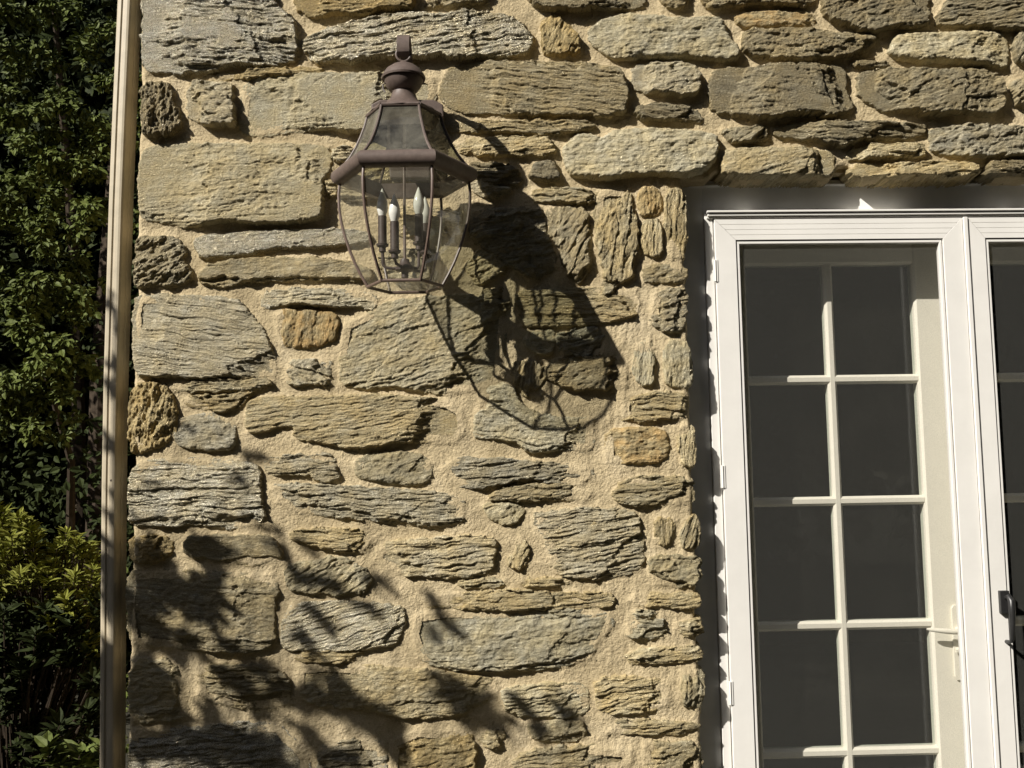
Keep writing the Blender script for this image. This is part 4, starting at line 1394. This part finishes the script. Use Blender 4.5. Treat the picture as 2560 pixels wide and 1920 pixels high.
# creeper showing in the gap between downspout and wall
parts = []
for (px, py) in ((352, 185), (350, 215), (356, 240), (349, 300), (346, 330), (349, 355), (338, 560), (340, 520), (322, 1440), (318, 1480), (317, 1700), (316, 1760), (350, 270), (318, 1850)):
    c = pix(px, py, .21)
    parts.append(clump(c, (.012, .01, .022), 9, .020, .6))
V, F = join(parts)
cr = thing('creeper', (-1.08, .21, 0), 'small leaved creeper in the gap between downspout and wall corner', 'creeper')
link('foliage', mesh_np('foliage', V - np.array((-1.08, .21, 0)), F, False), M['leaf'], cr)
m = MB()
m.tube([(0, 0, 0), (.0, 0, 1.2), (-.0, .0, 2.7)], .003, 5)
m.build('stems', M['bark'], cr, True)

# tree outside the picture on the left whose branches shade the lower wall
# strokes of shade on the wall: (x0, y0, x1, y1, width, fullness), all in picture coordinates
def _k(l, ox, oy, f, full):
    return [(ox + a * f, oy + b * f, ox + c * f, oy + d * f, w_ * f, full) for a, b, c, d, w_ in l]


SHADE = _k([(860, 690, 1000, 760, 60), (830, 720, 960, 800, 60), (680, 700, 720, 760, 50), (600, 700, 640, 800, 60), (620, 780, 760, 900, 100), (800, 880, 960, 990, 110),
            (580, 930, 700, 1010, 90), (700, 900, 900, 1000, 80), (900, 800, 980, 850, 50), (560, 960, 620, 1060, 60), (620, 1060, 760, 1150, 50), (760, 1080, 900, 1160, 50),
            (600, 1190, 760, 1420, 120), (1040, 1200, 1180, 1240, 60), (1000, 1260, 1150, 1420, 60), (1180, 1330, 1560, 1390, 80), (1500, 1380, 1740, 1480, 66), (1400, 1250, 1500, 1300, 50),
            (1920, 1320, 2100, 1440, 76), (2000, 1430, 2150, 1490, 44), (880, 1400, 980, 1500, 60), (640, 1420, 800, 1480, 70), (600, 1520, 760, 1560, 70), (760, 1540, 1200, 1560, 70),
            (620, 1600, 1250, 1640, 76), (1320, 1480, 1420, 1650, 48), (1500, 1420, 1760, 1560, 48), (1700, 1560, 1780, 1650, 40), (1420, 1600, 1560, 1650, 50)], 0, 829.5, .5, 2.9)
SHADE += _k([(1180, 610, 1230, 700, 20), (1230, 720, 1260, 790, 18), (1260, 800, 1340, 860, 40), (1330, 840, 1480, 880, 42), (1290, 680, 1400, 770, 32), (1600, 840, 1740, 910, 32),
             (1480, 930, 1560, 960, 16), (1360, 970, 1460, 1090, 36), (1580, 930, 1660, 1010, 32), (1300, 1080, 1360, 1170, 36), (1890, 950, 1990, 1100, 38), (1850, 1060, 1890, 1110, 18),
             (930, 1030, 1040, 1160, 26), (660, 440, 710, 470, 14), (1010, 390, 1070, 450, 18), (760, 150, 830, 210, 14), (1050, 270, 1130, 320, 20), (620, 620, 660, 650, 12)], 0, 829.5, .5, 1.7)
SHADE += _k([(640, 1120, 870, 1470, 70), (900, 1120, 1090, 1430, 44), (60, 1090, 380, 1200, 140), (200, 1250, 520, 1350, 110)], 950.5, 1192.4, .27345, 2.0)
SHADE += _k([(470, 10, 480, 50, 40), (440, 210, 490, 280, 50), (440, 440, 500, 480, 22), (440, 540, 460, 580, 22), (430, 710, 490, 950, 110), (430, 1140, 490, 1470, 110)], 0, 829.5, .5, 2.4)
SHADE += _k([(460, 1290, 480, 1340, 8), (470, 1360, 500, 1440, 24), (460, 1520, 510, 1600, 30), (480, 1630, 490, 1650, 26)], 0, 0, .5, 1.8)
tree_base = (-4.3, -2.6, 0)
parts = []
limbs = []
trunk_top = np.array([-4.0, -2.4, 2.1])
for i, (fx0, fy0, fx1, fy1, wd_, full) in enumerate(SHADE):
    a_, b_ = atF(fx0, fy0, 0), atF(fx1, fy1, 0)
    td = (2.1 if fx1 < 700 else 2.55) + .6 * hash1(np.float64(i + .5))
    ln_ = np.linalg.norm(b_ - a_)
    wm = max(.004, wd_ / 702. - .012)
    ax_ = (b_ - a_) / (ln_ + 1e-6)
    pp = np.array([-ax_[2], 0, ax_[0]])
    lsz = .040 if wm < .05 else .054
    n = max(4, int((ln_ + .02) * (wm + .01) / (lsz * lsz * .32) * full * 1.45))
    q_ = rng.random((n, 1))
    Cc = a_ + (b_ - a_) * q_ + pp * (rng.random((n, 1)) - .5) * wm - SUN * td + (rng.random((n, 1)) - .5) * .25 * SUN
    T = unit(ax_ + np.array([.25, .1, -.3]) + rng.normal(size=(n, 3)) * .4)
    N = unit(-SUN + rng.normal(size=(n, 3)) * .45)
    Cc = Cc - T * lsz * .5
    parts.append(leaves(Cc, N, T, lsz, .5))
    limbs.append((a_ + b_) / 2 - SUN * td)
hubs = []
L = np.array(limbs)
m = MB()
m.tube([tree_base, (-4.2, -2.55, 1.0), tuple(trunk_top), (-4.1, -2.3, 3.4)], [.10, .085, .07, .03], 10)
hub_pts = [np.array(q) - SUN * 2.6 for q in ((-1.05, 0, .10), (-.62, 0, .06), (-.15, 0, .08), (.3, 0, .05))]
for h_ in hub_pts:
    m.tube([tuple(trunk_top), tuple((trunk_top + h_) / 2 + np.array([0, 0, -.1])), tuple(h_)], [.04, .026, .010], 8)
for c in L:
    h_ = min(hub_pts, key=lambda q: np.linalg.norm(q - c))
    m.tube([tuple(h_), tuple((h_ + c) / 2 + np.array([0, 0, -.03])), tuple(c)], [.005, .0035, .002], 6)
tr_ = thing('shade_tree', tree_base, 'small broad leaved tree left of the camera throwing leaf shadows on the lower wall', 'tree')
V, F = join(parts)
link('crown', mesh_np('crown', V - np.array(tree_base), F, False), M['leaf'], tr_)
m.v = [(a - tree_base[0], b - tree_base[1], c_ - tree_base[2]) for a, b, c_ in m.v]
m.build('trunk', M['bark'], tr_, True)

# unseen tree belt added behind the camera: shuts off low sky, darkens the panes
parts = []
for k in range(760):
    a = random.uniform(-100, 95)
    rr0 = random.uniform(11.5, 14)
    c = (rr0 * math.sin(R(a)), -rr0 * math.cos(R(a)) + 1.5, random.uniform(.3, 15 if a > -22 else (4.4 if a > -82 else 7.4)))
    parts.append(clump(c, (1.6, 1.4, 1.4), 240, .34, .75))
V, F = join(parts)
belt = link('sky_block_trees', mesh_np('sky_block_trees', V, F, False), M['leafdark'])
tag(belt, 'unseen belt of trees added behind the camera to shut off the low sky', 'trees', kind='stuff')

# far wood beyond the garden on the left, closing the gaps in the hedge
parts = []
for k in range(170):
    c = (random.uniform(-13, -1.2), random.uniform(8, 10.5), random.uniform(.2, 7.5))
    parts.append(clump(c, (1.2, 1.0, 1.0), 200, .34, .6))
V, F = join(parts)
fw_ = link('far_wood', mesh_np('far_wood', V, F, False), M['leafdark'])
tag(fw_, 'dark wood far behind the garden trees on the left', 'trees', kind='stuff')
